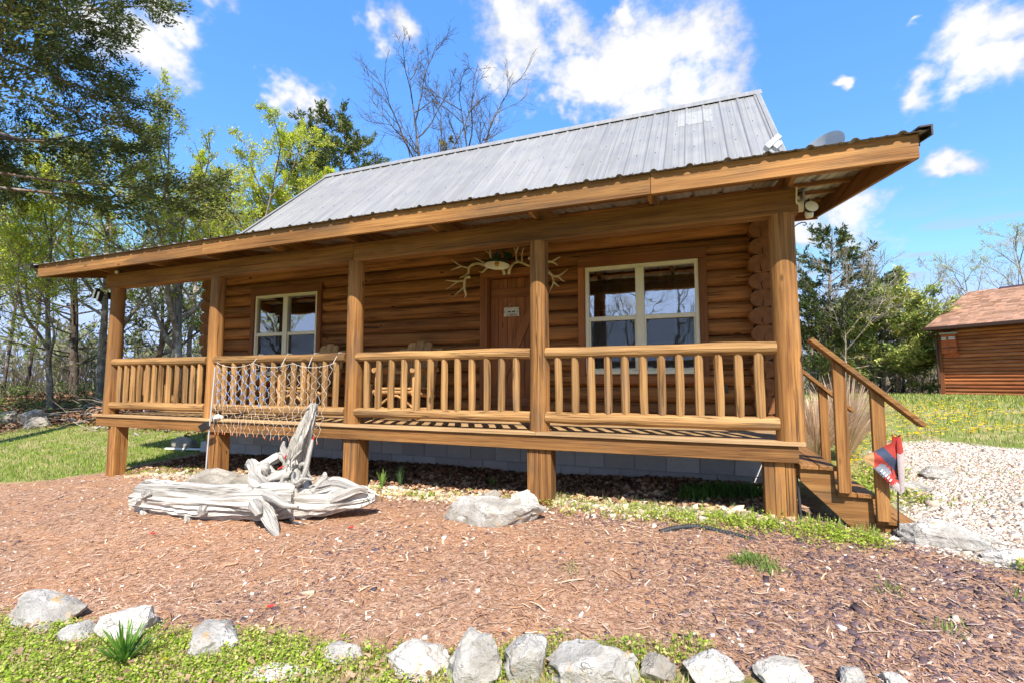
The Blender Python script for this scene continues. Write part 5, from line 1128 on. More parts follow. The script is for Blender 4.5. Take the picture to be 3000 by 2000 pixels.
def tree(name, label, base, H, r0, seed, kind, group, lean=(0, 0), bark_m='bark_pale', spread=None, first=0.3, leafy=1.0, twigs=True, forks=0, leafcol=None, nl=None, leaf=None, trunk_wander=.035, full=.75, puff=.035):
    r0 = r0 * .8
    rg = np.random.default_rng(seed); x, y = base; z = gz(x, y) - .15; t = thing(name, label, 'tree', (x, y, z + .15), group)
    T0 = limb(rg, (x, y, z), (lean[0], lean[1], 1), H, 16, trunk_wander, .02); n0 = len(T0)
    big = [(T0, np.interp(np.linspace(0, 1, n0), [0, .04, .5, 1], [r0 * 1.35, r0, r0 * .62, r0 * .08]))]; mids = []; fine = []; LC = []; LD = []
    cedar = kind == 'cedar'
    if cedar:
        n1 = nl or 64; sp = spread or H * .26
        for k in range(n1):
            tt = first + (1 - first) * (k + rg.uniform(0, 1)) / n1; p, d = at_t(T0, min(tt, .995)); prof = (1 - (tt - first) / (1 - first)) ** full * (.55 + .45 * min(1, (tt - first) / .12 + .3)) + .07
            L = sp * prof * rg.uniform(.6, 1.25); B = limb(rg, p, side_dir(rg, np.array((0, 0, 1.0)), rg.uniform(1.05, 1.5)), L, 7, .10, .045); r = r0 * .20 * (L / sp) + .006
            mids.append((B, np.linspace(r, .004, len(B))))
            m = int(5 + L * 3.2)
            for j in range(m):
                u = .22 + .78 * (j + rg.uniform(0, 1)) / m; q, e = at_t(B, min(u, .99)); l2 = L * rg.uniform(.16, .38) * (1.15 - u * .55); C = limb(rg, q, side_dir(rg, e, rg.uniform(.5, 1.0)) * (1, 1, .55), l2, 4, .16, .03)
                fine.append((C, np.linspace(.006, .002, len(C)))); nn = int((5 + l2 * 15) * leafy)
                for _ in range(nn):
                    a, b = at_t(C, rg.uniform(.15, 1)); LC.append(a + rg.normal(0, puff, 3)); LD.append(b)
    else:
        n1 = nl or 13; sp = spread or H * .34
        for k in range(n1):
            tt = first + (1 - first) * (k + rg.uniform(0, 1)) / n1; p, d = at_t(T0, min(tt, .99)); L = sp * (1.05 - .65 * (tt - first) / (1 - first)) * rg.uniform(.7, 1.25)
            B = limb(rg, p, side_dir(rg, d, rg.uniform(.5, 1.0)), L, 9, .10, .055); r = r0 * .48 * (L / sp) * (1.1 - tt * .6) + .008
            big.append((B, np.linspace(r, .008, len(B))))
            for j in range(8):
                u = .2 + .8 * (j + rg.uniform(0, 1)) / 8; q, e = at_t(B, min(u, .99)); l2 = L * rg.uniform(.28, .5) * (1.15 - u * .6); C = limb(rg, q, side_dir(rg, e, rg.uniform(.5, .95)), l2, 6, .12, .05)
                mids.append((C, np.linspace(max(r * .35, .007), .004, len(C))))
                for i in range(6):
                    v, e2 = at_t(C, rg.uniform(.15, .98)); l3 = l2 * rg.uniform(.3, .6); D = limb(rg, v, side_dir(rg, e2, rg.uniform(.4, .9)), l3, 4, .14, .05); fine.append((D, np.linspace(.0065, .003, len(D))))
                    if twigs:
                        for _ in range(2): w, e3 = at_t(D, rg.uniform(.2, .95)); E = limb(rg, w, side_dir(rg, e3, rg.uniform(.4, .8)), l3 * .5, 2, .12, .05); fine.append((E, np.linspace(.0045, .0025, len(E))))
                    if kind == 'spring':
                        for _ in range(int(rg.uniform(2, 22) * leafy)): a, b = at_t(D, rg.uniform(.2, 1)); LC.append(a + rg.normal(0, .05, 3)); LD.append(b)
    V1, F1 = tube_np(big, 9); put('trunk', mesh_np('trunk', V1 - (x, y, z), F1, MAT[bark_m], True), (x, y, z), t)
    parts = [tube_np(mids, 5)] if mids else []
    if fine: parts.append(tube_np(fine, 3))
    V2, F2 = join_np(parts); put('branches' if kind != 'bare' else 'crown', mesh_np('branches', V2 - (x, y, z), F2, MAT['bark_twig' if bark_m == 'bark_pale' else bark_m], True), (x, y, z), t)
    if LC:
        LC = np.array(LC); LD = np.array(LD); n = len(LC)
        if cedar:
            base_c = np.array(leafcol or (.18, .205, .06)); tone = rg.uniform(.55, 1.5, (n, 1)); cl = np.array([mnoise.noise(Vector(c * .9)) for c in LC])[:, None]
            col = base_c * tone * (1 + .5 * cl); col[:, 0:1] *= 1 + .35 * np.clip(cl + rg.normal(0, .35, (n, 1)), -.5, 1); col = np.clip(col, .008, 1); lw = leaf or (.17, .055)
            V, F, C = leaf_quads(rg, LC, LD + (0, 0, .12), lw[0], lw[1], col, .45)
        else:
            base_c = np.array(leafcol or (.60, .66, .06)); col = np.clip(base_c * rg.uniform(.6, 1.25, (n, 1)) * (1 + rg.normal(0, .1, (n, 3))), .01, 1); lw = leaf or (.066, .040); V, F, C = leaf_quads(rg, LC, LD, lw[0], lw[1], col, 1.0)
        put('crown' if kind != 'bare' else 'leaves', mesh_np('foliage', V - (x, y, z), F, MAT['needle' if cedar else 'leaf'], False, col=C), (x, y, z), t)
    return t
GL, GB, GR = 'trees at the left wood edge', 'trees behind the cabin', 'trees beyond the right lawn'
# big cedar whose limbs reach in at the upper left
tree('cedar_tree', 'large overhanging cedar whose limbs fill the upper left corner', spot(-190, 9.6), 13.0, .26, 71, 'cedar', GL, bark_m='bark_cedar', spread=5.8, first=.44, leafy=6.6, nl=66, leafcol=(.115, .13, .034), leaf=(.115, .038), puff=.085)
# left wood edge
tree('slender_tree', 'thin dark tree at the extreme left edge of the wood', spot(15, 17), 8, .07, 1, 'spring', GL, bark_m='bark_dark', leafy=.7, nl=10)
tree('slender_tree', 'thin crooked dark tree near the left rock pile', spot(88, 18), 8.3, .09, 2, 'spring', GL, bark_m='bark_dark', leafy=.7, trunk_wander=.07)
tree('slender_tree', 'pale slim tree rising behind the rock pile', spot(158, 15), 7.8, .105, 3, 'spring', GL, leafy=1.6, first=.16)
tree('dark_tree', 'thick dark trunk left of the leftmost porch post', spot(222, 18), 9, .19, 4, 'cedar', GL, bark_m='bark_dark', first=.10, nl=44, spread=3.4, leafy=.45, leafcol=(.16, .20, .05))
tree('forked_tree', 'pale forked tree directly behind the leftmost porch post', spot(303, 16), 8.6, .155, 5, 'spring', GL, leafy=1.6, first=.2, nl=16)
tree('slender_tree', 'brown leafy trunk seen through the left porch bay', spot(446, 17), 8.4, .125, 6, 'spring', GL, bark_m='bark_cedar', first=.2, leafy=1.3)
tree('slender_tree', 'thin dark stem beside the brown trunk in the left bay', spot(468, 20), 9.5, .10, 7, 'cedar', GL, bark_m='bark_dark', first=.12, nl=40, spread=2.6, leafy=.5, leafcol=(.16, .20, .05))
tree('forked_tree', 'thick pale mottled trunk left of the log corner', spot(540, 16), 8.6, .21, 8, 'spring', GL, first=.2, leafy=1.5, nl=17, spread=4.2)
tree('cedar_tree', 'olive cedar filling the far left edge below the big limbs', spot(-40, 20), 10, .16, 9, 'cedar', GL, bark_m='bark_cedar', first=.35, spread=3.2, leafy=1.6, leafcol=(.19, .20, .055))
tree('budding_tree', 'tree with fresh yellow-green leaves left of the roof edge', spot(700, 17), 8.6, .14, 13, 'spring', GB, first=.25, leafy=2.8, nl=16, spread=4.2)
tree('budding_tree', 'second yellow-green tree just above the porch roof corner', spot(560, 20), 9.8, .13, 14, 'spring', GB, first=.3, leafy=2.3, spread=4.0)
tree('budding_tree', 'yellow-green sapling beside the left end of the main roof', spot(850, 18), 8.2, .11, 15, 'spring', GB, first=.25, leafy=3.0, spread=3.3)
tree('cedar_tree', 'dark cedar rising over the left end of the main roof', spot(925, 22), 13.6, .22, 16, 'cedar', GB, bark_m='bark_cedar', full=.5, first=.3, spread=4.8, puff=.06, leafy=3.4, nl=70, leafcol=(.115, .14, .03))
tree('cedar_tree', 'cedar between the yellow-green trees and the roof', spot(690, 25), 11.5, .2, 17, 'cedar', GB, bark_m='bark_cedar', first=.15, spread=3.6, leafy=2.1)
tree('cedar_tree', 'small cedar tip showing above the middle of the roof ridge', spot(1255, 26), 14.6, .14, 18, 'cedar', GB, bark_m='bark_cedar', first=.45, spread=1.8, leafy=2.3, nl=46)
tree('bare_tree', 'leafless tree fanning out above the roof, left one', spot(1250, 19), 13.2, .17, 19, 'bare', GB, bark_m='bark_dark', first=.40, spread=5.0, nl=15, lean=(-.06, 0))
tree('bare_tree', 'leafless tree fanning out above the roof, right one', spot(1375, 20), 13.0, .16, 20, 'bare', GB, bark_m='bark_dark', first=.42, spread=5.0, nl=14, lean=(.03, 0))
# right edge
tree('cedar_tree', 'tall cedar with bare tips right of the porch post', spot(2432, 22), 7.8, .17, 21, 'cedar', GR, bark_m='bark_cedar', full=.55, first=.10, spread=3.1, leafy=2.05, nl=66, leafcol=(.07, .095, .024))
tree('bare_tree', 'pale leafless tree spreading in front of the right cedars', spot(2470, 20), 5.4, .05, 22, 'bare', GR, first=.22, spread=3.4, nl=13, lean=(.10, 0))
tree('bare_tree', 'leafless grey tree beside the right corner post', spot(2385, 23), 6.8, .06, 23, 'bare', GR, first=.3, spread=2.3, nl=11)
tree('cedar_tree', 'full green cedar left of the log-sided building', spot(2590, 22), 5.3, .16, 24, 'cedar', GR, bark_m='bark_pale', full=.5, first=.13, spread=3.0, leafy=3.6, nl=76, leafcol=(.32, .36, .095), puff=.07)
tree('cedar_tree', 'cedar just left of the building corner', spot(2672, 26), 4.6, .13, 25, 'cedar', GR, bark_m='bark_pale', first=.12, spread=1.9, leafy=3.2, nl=44, leafcol=(.27, .31, .085))
tree('bare_tree', 'thin leafless sapling beside the building eave', spot(2725, 26), 7.0, .06, 26, 'bare', GR, first=.35, spread=2.2, nl=8)
tree('bare_tree', 'leafless tree rising behind the shingle roof', spot(2905, 33), 9.6, .13, 27, 'spring', GR, first=.4, spread=4.0, leafy=.3)
tree('bare_tree', 'leafless tree at the right picture edge behind the roof', spot(3040, 30), 10.4, .14, 28, 'spring', GR, first=.4, spread=4.0, leafy=.3)
tree('cedar_tree', 'low cedar behind the dry grass clump', spot(2500, 27), 5.6, .15, 29, 'cedar', GR, bark_m='bark_dark', first=.06, spread=3.0, leafy=2.6, puff=.06)
for i, (px, d) in enumerate([(2475, 24), (2510, 23), (2545, 25), (2575, 24), (2640, 23.5), (2660, 26)]):
    tree('thicket_tree', ['pale stem of the thicket behind the dry grass', 'second pale stem of the thicket behind the stairs', 'thicket stem behind the middle of the handrail', 'thicket stem left of the full green cedar', 'thicket stem right of the full green cedar', 'thicket stem near the building corner'][i], spot(px, d), 4.5, .075, 40 + i, 'bare', GR, first=.3, spread=1.6, nl=7, twigs=False)
# trees across the yard, behind the viewer (they show in the window panes)
for i, (x, y, h) in enumerate([(.5, -22, 11), (2.6, -25, 12), (-2.2, -23, 10), (4.6, -21, 10), (-5, -26, 12), (-16.5, -11.5, 8.5), (-20, -14, 9), (-14, -14, 9)]):
    tree('bare_tree', 'leafless yard tree reflected in the window panes', (x, y), h, .17, 60 + i, 'bare' if i < 5 else 'spring', 'trees across the yard', first=.3, spread=3.8, nl=11, twigs=False, leafy=1.0)

# far wood: one mass of stems nobody could count
def far_wood():
    rg = np.random.default_rng(8); paths = []; C = []; D = []
    for _ in range(900):
        a = rg.uniform(-1.05, .95); d = rg.uniform(34, 70); th = YAW - a; x = CAM[0] - d * math.sin(th); y = CAM[1] + d * math.cos(th)
        if abs(x) < 7 and y < 14: continue
        H = rg.uniform(2.0, 5.2); z = gz(x, y) - .2; P = limb(rg, (x, y, z), (0, 0, 1), H, 6, .08, .02); paths.append((P, np.linspace(.07, .012, 7)))
        for _ in range(16):
            q, e = at_t(P, rg.uniform(.25, 1)); B = limb(rg, q, side_dir(rg, e, rg.uniform(.4, 1)), rg.uniform(.5, 1.7), 3, .15, .03); paths.append((B, np.linspace(.02, .008, 4)))
            if rg.random() < .35:
                for _ in range(10): a_, b_ = at_t(B, rg.random()); C.append(a_ + rg.normal(0, .15, 3)); D.append(b_)
    V, F = tube_np(paths, 3); col = np.repeat(np.array([(.36, .31, .26)]) * rg.uniform(.7, 1.3, (len(paths), 1)), [len(p[0]) * 3 for p in paths], axis=0)
    C = np.array(C); v, f, c = leaf_quads(rg, C, np.array(D), .30, .16, np.array([(.27, .28, .12)]) * rg.uniform(.6, 1.5, (len(C), 1)), .8)
    o = put('far_wood', mesh_np('far_wood', np.vstack([V, v]), np.vstack([F, f + len(V)]), MAT['leaf'], False, col=np.vstack([col, c]))); tag(o, 'distant hazy wood of bare stems behind the nearer trees', 'wood', kind='stuff')
far_wood()

# ------------------------------------------------------------------ ground cover
SR = np.random.default_rng(77)
def in_area(n, x0, x1, y0, y1, test, keep_far=6.0):
    x = SR.uniform(x0, x1, n); y = SR.uniform(y0, y1, n); k = test(x, y); d = np.hypot(x - CAM[0], y - CAM[1]); k &= SR.random(n) < np.clip((keep_far / d) ** 1.2, 0, 1)
    return x[k], y[k]
def surf(x, y):
    near = np.clip((14 - np.hypot(x - CAM[0], y - CAM[1])) / 6, 0.15, 1); return ground_z(x, y) + wob(x * .9, y * .9) * .018 * near + wob(x * 4, y * 4) * .008 * near
def flats(x, y, z, ln, wd, tilt, col, lift=.004, curl=.25):
    """thin bent chips lying on the ground: two quads each"""
    n = len(x); a = SR.uniform(0, 2 * np.pi, n); D = np.stack([np.cos(a), np.sin(a), SR.normal(0, tilt, n)], 1); D /= np.linalg.norm(D, axis=1, keepdims=True)
    U = np.stack([SR.normal(0, tilt, n), SR.normal(0, tilt, n), np.ones(n)], 1); S = np.cross(U, D); S /= np.linalg.norm(S, axis=1, keepdims=True); N = np.cross(D, S)
    C = np.stack([x, y, z + lift], 1); L = (ln * .5)[:, None]; W = (wd * .5)[:, None]; b = (SR.uniform(-curl, curl, n))[:, None] * L
    V = np.stack([C - D * L - S * W, C - D * L + S * W * .8, C + S * W + N * b, C - S * W * .9 + N * b, C + D * L + S * W * .7, C + D * L - S * W], 1).reshape(-1, 3)
    k = (np.arange(n) * 6)[:, None]; F = np.concatenate([k + (0, 3, 2, 1), k + (3, 5, 4, 2)]); return V, F, np.repeat(col, 6, axis=0)
def bits(x, y, z, size, flat, col, sink=.3):
    """irregular little stones or chunky chips: deformed boxes, 8 corners"""
    n = len(x); B = np.array([(-1,-1,-1),(1,-1,-1),(1,1,-1),(-1,1,-1),(-1,-1,1),(1,-1,1),(1,1,1),(-1,1,1)], float)[None] * SR.uniform(.45, 1, (n, 8, 3)); s = size[:, None, None] * np.stack([SR.uniform(.6, 1.3, n), SR.uniform(.45, .9, n), SR.uniform(.7, 1.2, n) * flat], 1)[:, None, :]
    B = B * s * .5; a = SR.uniform(0, 6.28, n); ca, sa = np.cos(a)[:, None], np.sin(a)[:, None]; t = SR.normal(0, .25, (n, 1)); X = B[..., 0] * ca - B[..., 1] * sa; Y = B[..., 0] * sa + B[..., 1] * ca; Z = B[..., 2] + B[..., 0] * t
    V = np.stack([X + x[:, None], Y + y[:, None], Z + (z + size * flat * (.5 - sink))[:, None]], -1).reshape(-1, 3); k = (np.arange(n) * 8)[:, None]
    F = np.concatenate([k + q for q in ((4,5,6,7),(0,1,5,4),(1,2,6,5),(2,3,7,6),(3,0,4,7))]); return V, F, np.repeat(col, 8, axis=0)
def stuff(name, label, cat, geo, mat):
    V = np.concatenate([g[0] for g in geo]); b = 0; Fs = []
    for g in geo: Fs.append(g[1] + b); b += len(g[0])
    o = put(name, mesh_np(name, V, np.concatenate(Fs), MAT[mat], col=np.clip(np.concatenate([g[2] for g in geo]), .005, 1))); return tag(o, label, cat, kind='stuff')
def mottled(col, x, y):
    tone = 1 + .20 * wob(x * 1.3 + 7, y * 1.3) + .12 * wob(x * 3.1, y * 3.1 + 5); r = np.clip((x - 3.6) / 2.2, 0, 1) * .45 + np.clip((-1.0 - x) / 3, 0, 1) * .2; o = np.clip(wob(x * .8, y * .8 + 2) + .1, 0, 1) * .5 * np.exp(-((x - 1.5) / 2.6) ** 2)
    c = col * tone[:, None]; c = c * (1 - r[:, None]) + r[:, None] * np.array((.30, .215, .195)) * tone[:, None]; return c * (1 - o[:, None]) + o[:, None] * np.array((.46, .20, .085)) * tone[:, None]
def pick(cols, n, p=None, var=.25):
    c = np.array(cols)[SR.choice(len(cols), n, p=p)]; return c * SR.uniform(1 - var, 1 + var, (n, 1))
is_m = lambda x, y: zones(x, y)[0] > SR.uniform(.3, .7, x.shape)
# orange-brown mulch shreds
def dark_patch(x, y): return wob(x * .55 + 3.1, y * .55 - 1.7)
dark_bias = lambda x, y: np.clip(.14 + .60 * (dark_patch(x, y) - .15) + .75 * np.clip((x - 4.0) / 1.6, 0, 1) * np.clip((y + 3.2) / 1.0, .3, 1) + .5 * np.exp(-((y + .35) / .16) ** 2) * (x > .5), .02, .93)
x, y = in_area(260000, -6.5, 8.5, -3.7, .55, is_m, 4.2); n = len(x); z = surf(x, y)
ln = SR.lognormal(-4.02, .52, n); g1 = flats(x, y, z, ln, ln * SR.uniform(.08, .24, n), .13, mottled(pick([(.47,.275,.17),(.40,.205,.115),(.54,.365,.25),(.31,.175,.115),(.62,.49,.38),(.16,.10,.085)], n, [.3,.24,.18,.15,.04,.09]), x, y), .005)
x, y = in_area(9000, -6.5, 8.5, -3.7, .55, is_m, 4.5); n = len(x); ln = SR.lognormal(-3.0, .45, n); g2 = flats(x, y, surf(x, y), ln, np.clip(ln * .10, .002, .010), .12, pick([(.62,.43,.29),(.66,.52,.40),(.48,.26,.14),(.30,.15,.08)], n), .012)
stuff('mulch_shreds', 'shredded orange-brown bark mulch covering the bed', 'mulch', [g1, g2], 'scatter')
x, y = in_area(120000, -6.5, 8.5, -3.7, .5, lambda x, y: is_m(x, y) & (SR.random(x.shape) < dark_bias(x, y)), 4.5); n = len(x); s = SR.lognormal(-3.85, .42, n)
g3 = bits(x, y, surf(x, y), s, .22, pick([(.13,.082,.085),(.09,.062,.07),(.18,.11,.10),(.25,.16,.13)], n, [.4,.3,.2,.1]), .25)
stuff('bark_chips', 'dark purple-brown bark chips scattered over the mulch', 'bark chips', [g3], 'scatter')
x, y = in_area(2600, -6.5, 8.5, -3.7, .6, is_m, 4.5); n = len(x); s = SR.lognormal(-3.9, .4, n); stuff('pale_chips', 'pale wood and stone chips sprinkled over the mulch', 'chips', [bits(x, y, surf(x, y), s, .4, pick([(.70,.62,.53),(.58,.44,.32),(.62,.58,.54)], n), .25)], 'scatter')
# twigs
tw = []
for _ in range(80):
    x, y = SR.uniform(-4.5, 6.5), SR.uniform(-3.0, -.6); L = SR.uniform(.08, .34); P = limb(SR, (x, y, gz(x, y) + .012), (SR.normal(), SR.normal(), 0), L, 6, .18, 0); P[:, 2] = surf(P[:, 0], P[:, 1]) + .014; tw.append((P, np.linspace(SR.uniform(.002, .0045), .0012, 7)))
V, F = tube_np(tw, 5); cs = np.repeat(pick([(.42,.30,.20),(.30,.19,.12),(.55,.45,.36)], len(tw)), [35] * len(tw), axis=0); stuff('twigs', 'thin dry twigs lying on the mulch', 'twigs', [(V, F, cs)], 'scatter')
# dead leaves and rubble under the porch
x = SR.uniform(-4.6, 5.1, 16000); y = SR.uniform(.2, 1.70, 16000); ln = SR.uniform(.03, .085, 16000); g = flats(x, y, surf(x, y) + SR.uniform(0, .02, 16000), ln, ln * SR.uniform(.4, .75, 16000), .45, pick([(.30,.16,.085),(.22,.115,.065),(.42,.27,.16),(.50,.36,.24),(.13,.07,.045)], 16000), .01, .6)
x = SR.uniform(-4.0, 5.0, 5200); y = SR.normal(.12, .16, 5200); s = SR.lognormal(-3.35, .45, 5200); gg = bits(x, y, surf(x, y), s, .55, pick([(.52,.41,.29),(.64,.54,.42),(.36,.29,.22),(.44,.30,.18)], 5200), .2)
stuff('leaf_litter', 'dead brown leaves drifted under the porch', 'leaves', [g], 'scatter'); stuff('rubble_line', 'tan rubble stones along the edge below the porch', 'rubble', [gg], 'stone_bits')
# leaves on the wooded bank
tb_ = lambda x, y: sdist(BANK, x, y) > SR.uniform(-.5, .6, x.shape)
x, y = in_area(60000, -22, -5, -1, 14, tb_, 14); n = len(x); ln = SR.uniform(.05, .14, n); stuff('bank_leaves', 'brown leaf litter on the wooded bank at left', 'leaves', [flats(x, y, surf(x, y), ln, ln * .6, .4, pick([(.26,.14,.075),(.18,.095,.05),(.34,.22,.13),(.12,.07,.04)], n), .02, .6)], 'scatter')
# grass
def blades(x, y, h, w, col, lean=.45, bend=.5):
    n = len(x); z = surf(x, y) - .005; a = SR.uniform(0, 6.28, n); L = SR.uniform(.3, 1, n) * lean; D = np.stack([np.cos(a) * L, np.sin(a) * L, np.ones(n)], 1) * h[:, None]; S = np.stack([-np.sin(a), np.cos(a), np.zeros(n)], 1) * (w * .5)[:, None]
    C = np.stack([x, y, z], 1); M = C + D * .55; M[:, 2] += h * .05; T = C + D; T[:, 2] -= h * bend * L; V = np.stack([C - S, C + S, M + S * .8, M - S * .8, T + S * .1, T - S * .1], 1).reshape(-1, 3); k = (np.arange(n) * 6)[:, None]; F = np.concatenate([k + (0, 1, 2, 3), k + (3, 2, 4, 5)]); return V, F, np.repeat(col, 6, axis=0)
GC = [(.21,.33,.04),(.28,.40,.06),(.15,.25,.035),(.42,.44,.11),(.52,.45,.22)]
def lawn(x, y): m, g, l = zones(x, y); return (m < .35) & (g < .3) & (l < .55)
x, y = in_area(130000, -15, -4.7, -2.5, 7.5, lambda x, y: lawn(x, y), 9); n = len(x); g1 = blades(x, y, SR.uniform(.03, .085, n), SR.uniform(.006, .012, n), pick(GC, n, [.28,.24,.18,.18,.12]))
stuff('lawn_grass', 'short bright green lawn grass left of the cabin', 'grass', [g1], 'leaf')
cl = lambda x, y: lawn(x, y) & (wob(x * .8 + 5, y * .8) > SR.uniform(-.9, .5, x.shape))
x, y = in_area(220000, 5.6, 26, .6, 24, cl, 11); n = len(x); d = np.hypot(x - CAM[0], y - CAM[1]); sc = np.clip(d / 9, .8, 2.2); g1 = blades(x, y, SR.uniform(.03, .08, n) * sc, SR.uniform(.006, .012, n) * sc, pick(GC, n, [.20,.16,.10,.30,.24]))
x, y = in_area(7000, 5.8, 12, -1.5, 5, lambda x, y: (zones(x, y)[1] > .3) & (wob(x * 1.3, y * 1.3) > .35), 8); n = len(x); g2 = blades(x, y, SR.uniform(.02, .06, n), SR.uniform(.007, .014, n), pick(GC, n))
stuff('field_grass', 'patchy spring grass on the right lawn', 'grass', [g1, g2], 'leaf')
# weeds in front of the border rocks: clumps of small round leaves
def clover(cx, cy, n, rad, hmax, size, cols, p=None):
    k = SR.integers(0, len(cx), n); r = np.abs(SR.normal(0, rad, n)); a = SR.uniform(0, 6.28, n); x = cx[k] + r * np.cos(a); y = cy[k] + r * np.sin(a); z = surf(x, y) + SR.uniform(.002, hmax, n) * np.clip(1.2 - r / (rad * 3), .15, 1)
    C = np.stack([x, y, z], 1); D = np.stack([SR.normal(0, 1, n), SR.normal(0, 1, n), SR.normal(.35, .4, n)], 1); s = SR.uniform(.6, 1.3, n)[:, None] * size
    N = SR.normal(0, .55, (n, 3)); N[:, 2] += 1; D -= N * (D * N).sum(1, keepdims=True) / (N * N).sum(1, keepdims=True); D /= np.linalg.norm(D, axis=1, keepdims=True); S = np.cross(D, N); S /= np.linalg.norm(S, axis=1, keepdims=True)
    V = np.stack([C, C + D * s * .5 + S * s * .45, C + D * s, C + D * s * .5 - S * s * .45], 1).reshape(-1, 3); return V, np.arange(n * 4).reshape(-1, 4), np.repeat(pick(cols, n, p), 4, axis=0)
WC = [(.34,.46,.04),(.45,.55,.08),(.22,.34,.035),(.60,.54,.20),(.62,.42,.26)]
x, y = in_area(3000, -1.5, 3.0, -4.2, -2.7, lambda x, y: (zones(x, y)[0] < .45) & (wob(x * 2.3 + 2, y * 2.3) > SR.uniform(-.7, .25, x.shape)), 50); g1 = clover(x, y, 120000, .06, .06, .0145, WC, [.30,.24,.18,.18,.10])
x, y = in_area(36000, -1.5, 4.2, -4.2, -2.4, lambda x, y: zones(x, y)[0] < .5, 50); n = len(x); g2 = blades(x, y, SR.uniform(.015, .085, n), SR.uniform(.0025, .006, n), pick(WC + [(.62,.50,.30),(.55,.40,.24)], n), .8)
x = SR.uniform(.9, 4.3, 200); y = -2.62 - .0 * x + SR.normal(0, .07, 200) + (x - 3) * .33; g3 = clover(x, y, 5000, .035, .06, .02, WC); n = 2600; xx = SR.choice(x, n) + SR.normal(0, .05, n); yy = SR.choice(y, n) * 0 + (-2.62 + (xx - 3) * .33) + SR.normal(0, .08, n); g4 = blades(xx, yy, SR.uniform(.03, .11, n), SR.uniform(.002, .004, n), pick([(.42,.33,.19),(.34,.30,.12),(.30,.36,.08)], n))
n = 2500; x = SR.uniform(-1, 3, n); y = SR.uniform(-4, -2.75, n); k = zones(x, y)[0] < .5; x, y = x[k], y[k]; n = len(x); ln = SR.uniform(.012, .05, n); g5 = flats(x, y, surf(x, y) + SR.uniform(0, .045, n), ln, ln * .55, .5, pick([(.56,.38,.24),(.66,.50,.34),(.44,.28,.17)], n), .01, .6)
stuff('border_weeds', 'low yellow-green weeds in front of the border rocks', 'weeds', [g1, g2, g3, g4, g5], 'leaf')
# weed strip below the right half of the porch
n = 420; x = SR.uniform(3.3, 5.6, n); y = -.02 - .17 * np.clip(x - 3.3, 0, 3) + SR.normal(0, .11, n); k = SR.random(n) < np.clip((x - 3.2) / 1.2, .15, 1); x, y = x[k], y[k]; g1 = clover(x, y, 5200, .05, .075, .018, WC, [.38,.32,.2,.07,.03])
xs_ = SR.uniform(2.75, 5.6, 260); ys_ = .05 - .13 * (xs_ - 3.3) + SR.normal(0, .12, 260); g2 = blades(np.repeat(xs_, 6) + SR.normal(0, .015, 1560), np.repeat(ys_, 6) + SR.normal(0, .015, 1560), SR.uniform(.03, .12, 1560), SR.uniform(.003, .007, 1560), pick([(.42,.50,.10),(.55,.56,.24),(.30,.42,.08)], 1560), .3)
xs_ = np.array([4.3, 4.45, 4.6, 4.72, 4.85, 4.2]); ys_ = np.array([.85, .95, .8, .9, 1.0, .6]); m = 1500; kk = SR.integers(0, 6, m); g3 = blades(xs_[kk] + SR.normal(0, .09, m), ys_[kk] + SR.normal(0, .07, m), SR.uniform(.08, .2, m), SR.uniform(.008, .016, m), pick([(.10,.2,.04),(.14,.26,.05)], m), .6)
x = SR.uniform(.5, 3.4, 70); y = SR.normal(-.02, .1, 70); g4 = clover(x, y, 1800, .04, .07, .022, WC); x = SR.uniform(-4.3, -2.4, 60); y = SR.uniform(.0, .5, 60); g5 = clover(x, y, 2200, .06, .06, .022, WC)
x = np.array([4.55, 4.62, 4.7, 5.35, 5.5, 3.4, 6.05, 6.2]); y = np.array([-1.05, -1.0, -1.12, -1.25, -1.6, -1.5, -1.1, -1.4]); m = 900; kk = SR.choice(8, m, p=[.26, .3, .22, .07, .05, .03, .04, .03]); g6 = blades(x[kk] + SR.normal(0, .05, m), y[kk] + SR.normal(0, .05, m), SR.uniform(.02, .07, m), SR.uniform(.004, .008, m), pick([(.17,.27,.06),(.24,.33,.08)], m), .8)
x = SR.uniform(6.25, 8.5, 160); y = -.72 - .33 * (x - 6.25) + SR.normal(0, .07, 160); g7 = clover(x, y, 6000, .06, .08, .024, WC); g8 = blades(np.repeat(x, 10) + SR.normal(0, .06, 1600), np.repeat(y, 10) + SR.normal(0, .05, 1600), SR.uniform(.04, .12, 1600), SR.uniform(.005, .010, 1600), pick(WC, 1600))
x = SR.uniform(5.6, 7.6, 130); y = SR.uniform(.9, 2.9, 130); k = zones(x, y)[1] < .85; g9 = clover(x[k], y[k], 5000, .09, .09, .03, WC)
stuff('porch_weeds', 'bright green weeds growing along the porch edge', 'weeds', [g1, g2, g3, g4, g5, g6, g7, g8, g9], 'leaf')
# gravel
x, y = in_area(190000, 5.5, 14, -1.6, 6, lambda x, y: zones(x, y)[1] > SR.uniform(.25, .9, x.shape), 5.5); n = len(x); s = SR.lognormal(-3.9, .5, n)
stuff('gravel', 'pale angular gravel on the drive at right', 'gravel', [bits(x, y, surf(x, y), s, .4, pick([(.60,.53,.46),(.52,.42,.34),(.66,.61,.55),(.40,.28,.20)], n, [.38,.27,.2,.15]), .35)], 'stone_bits')
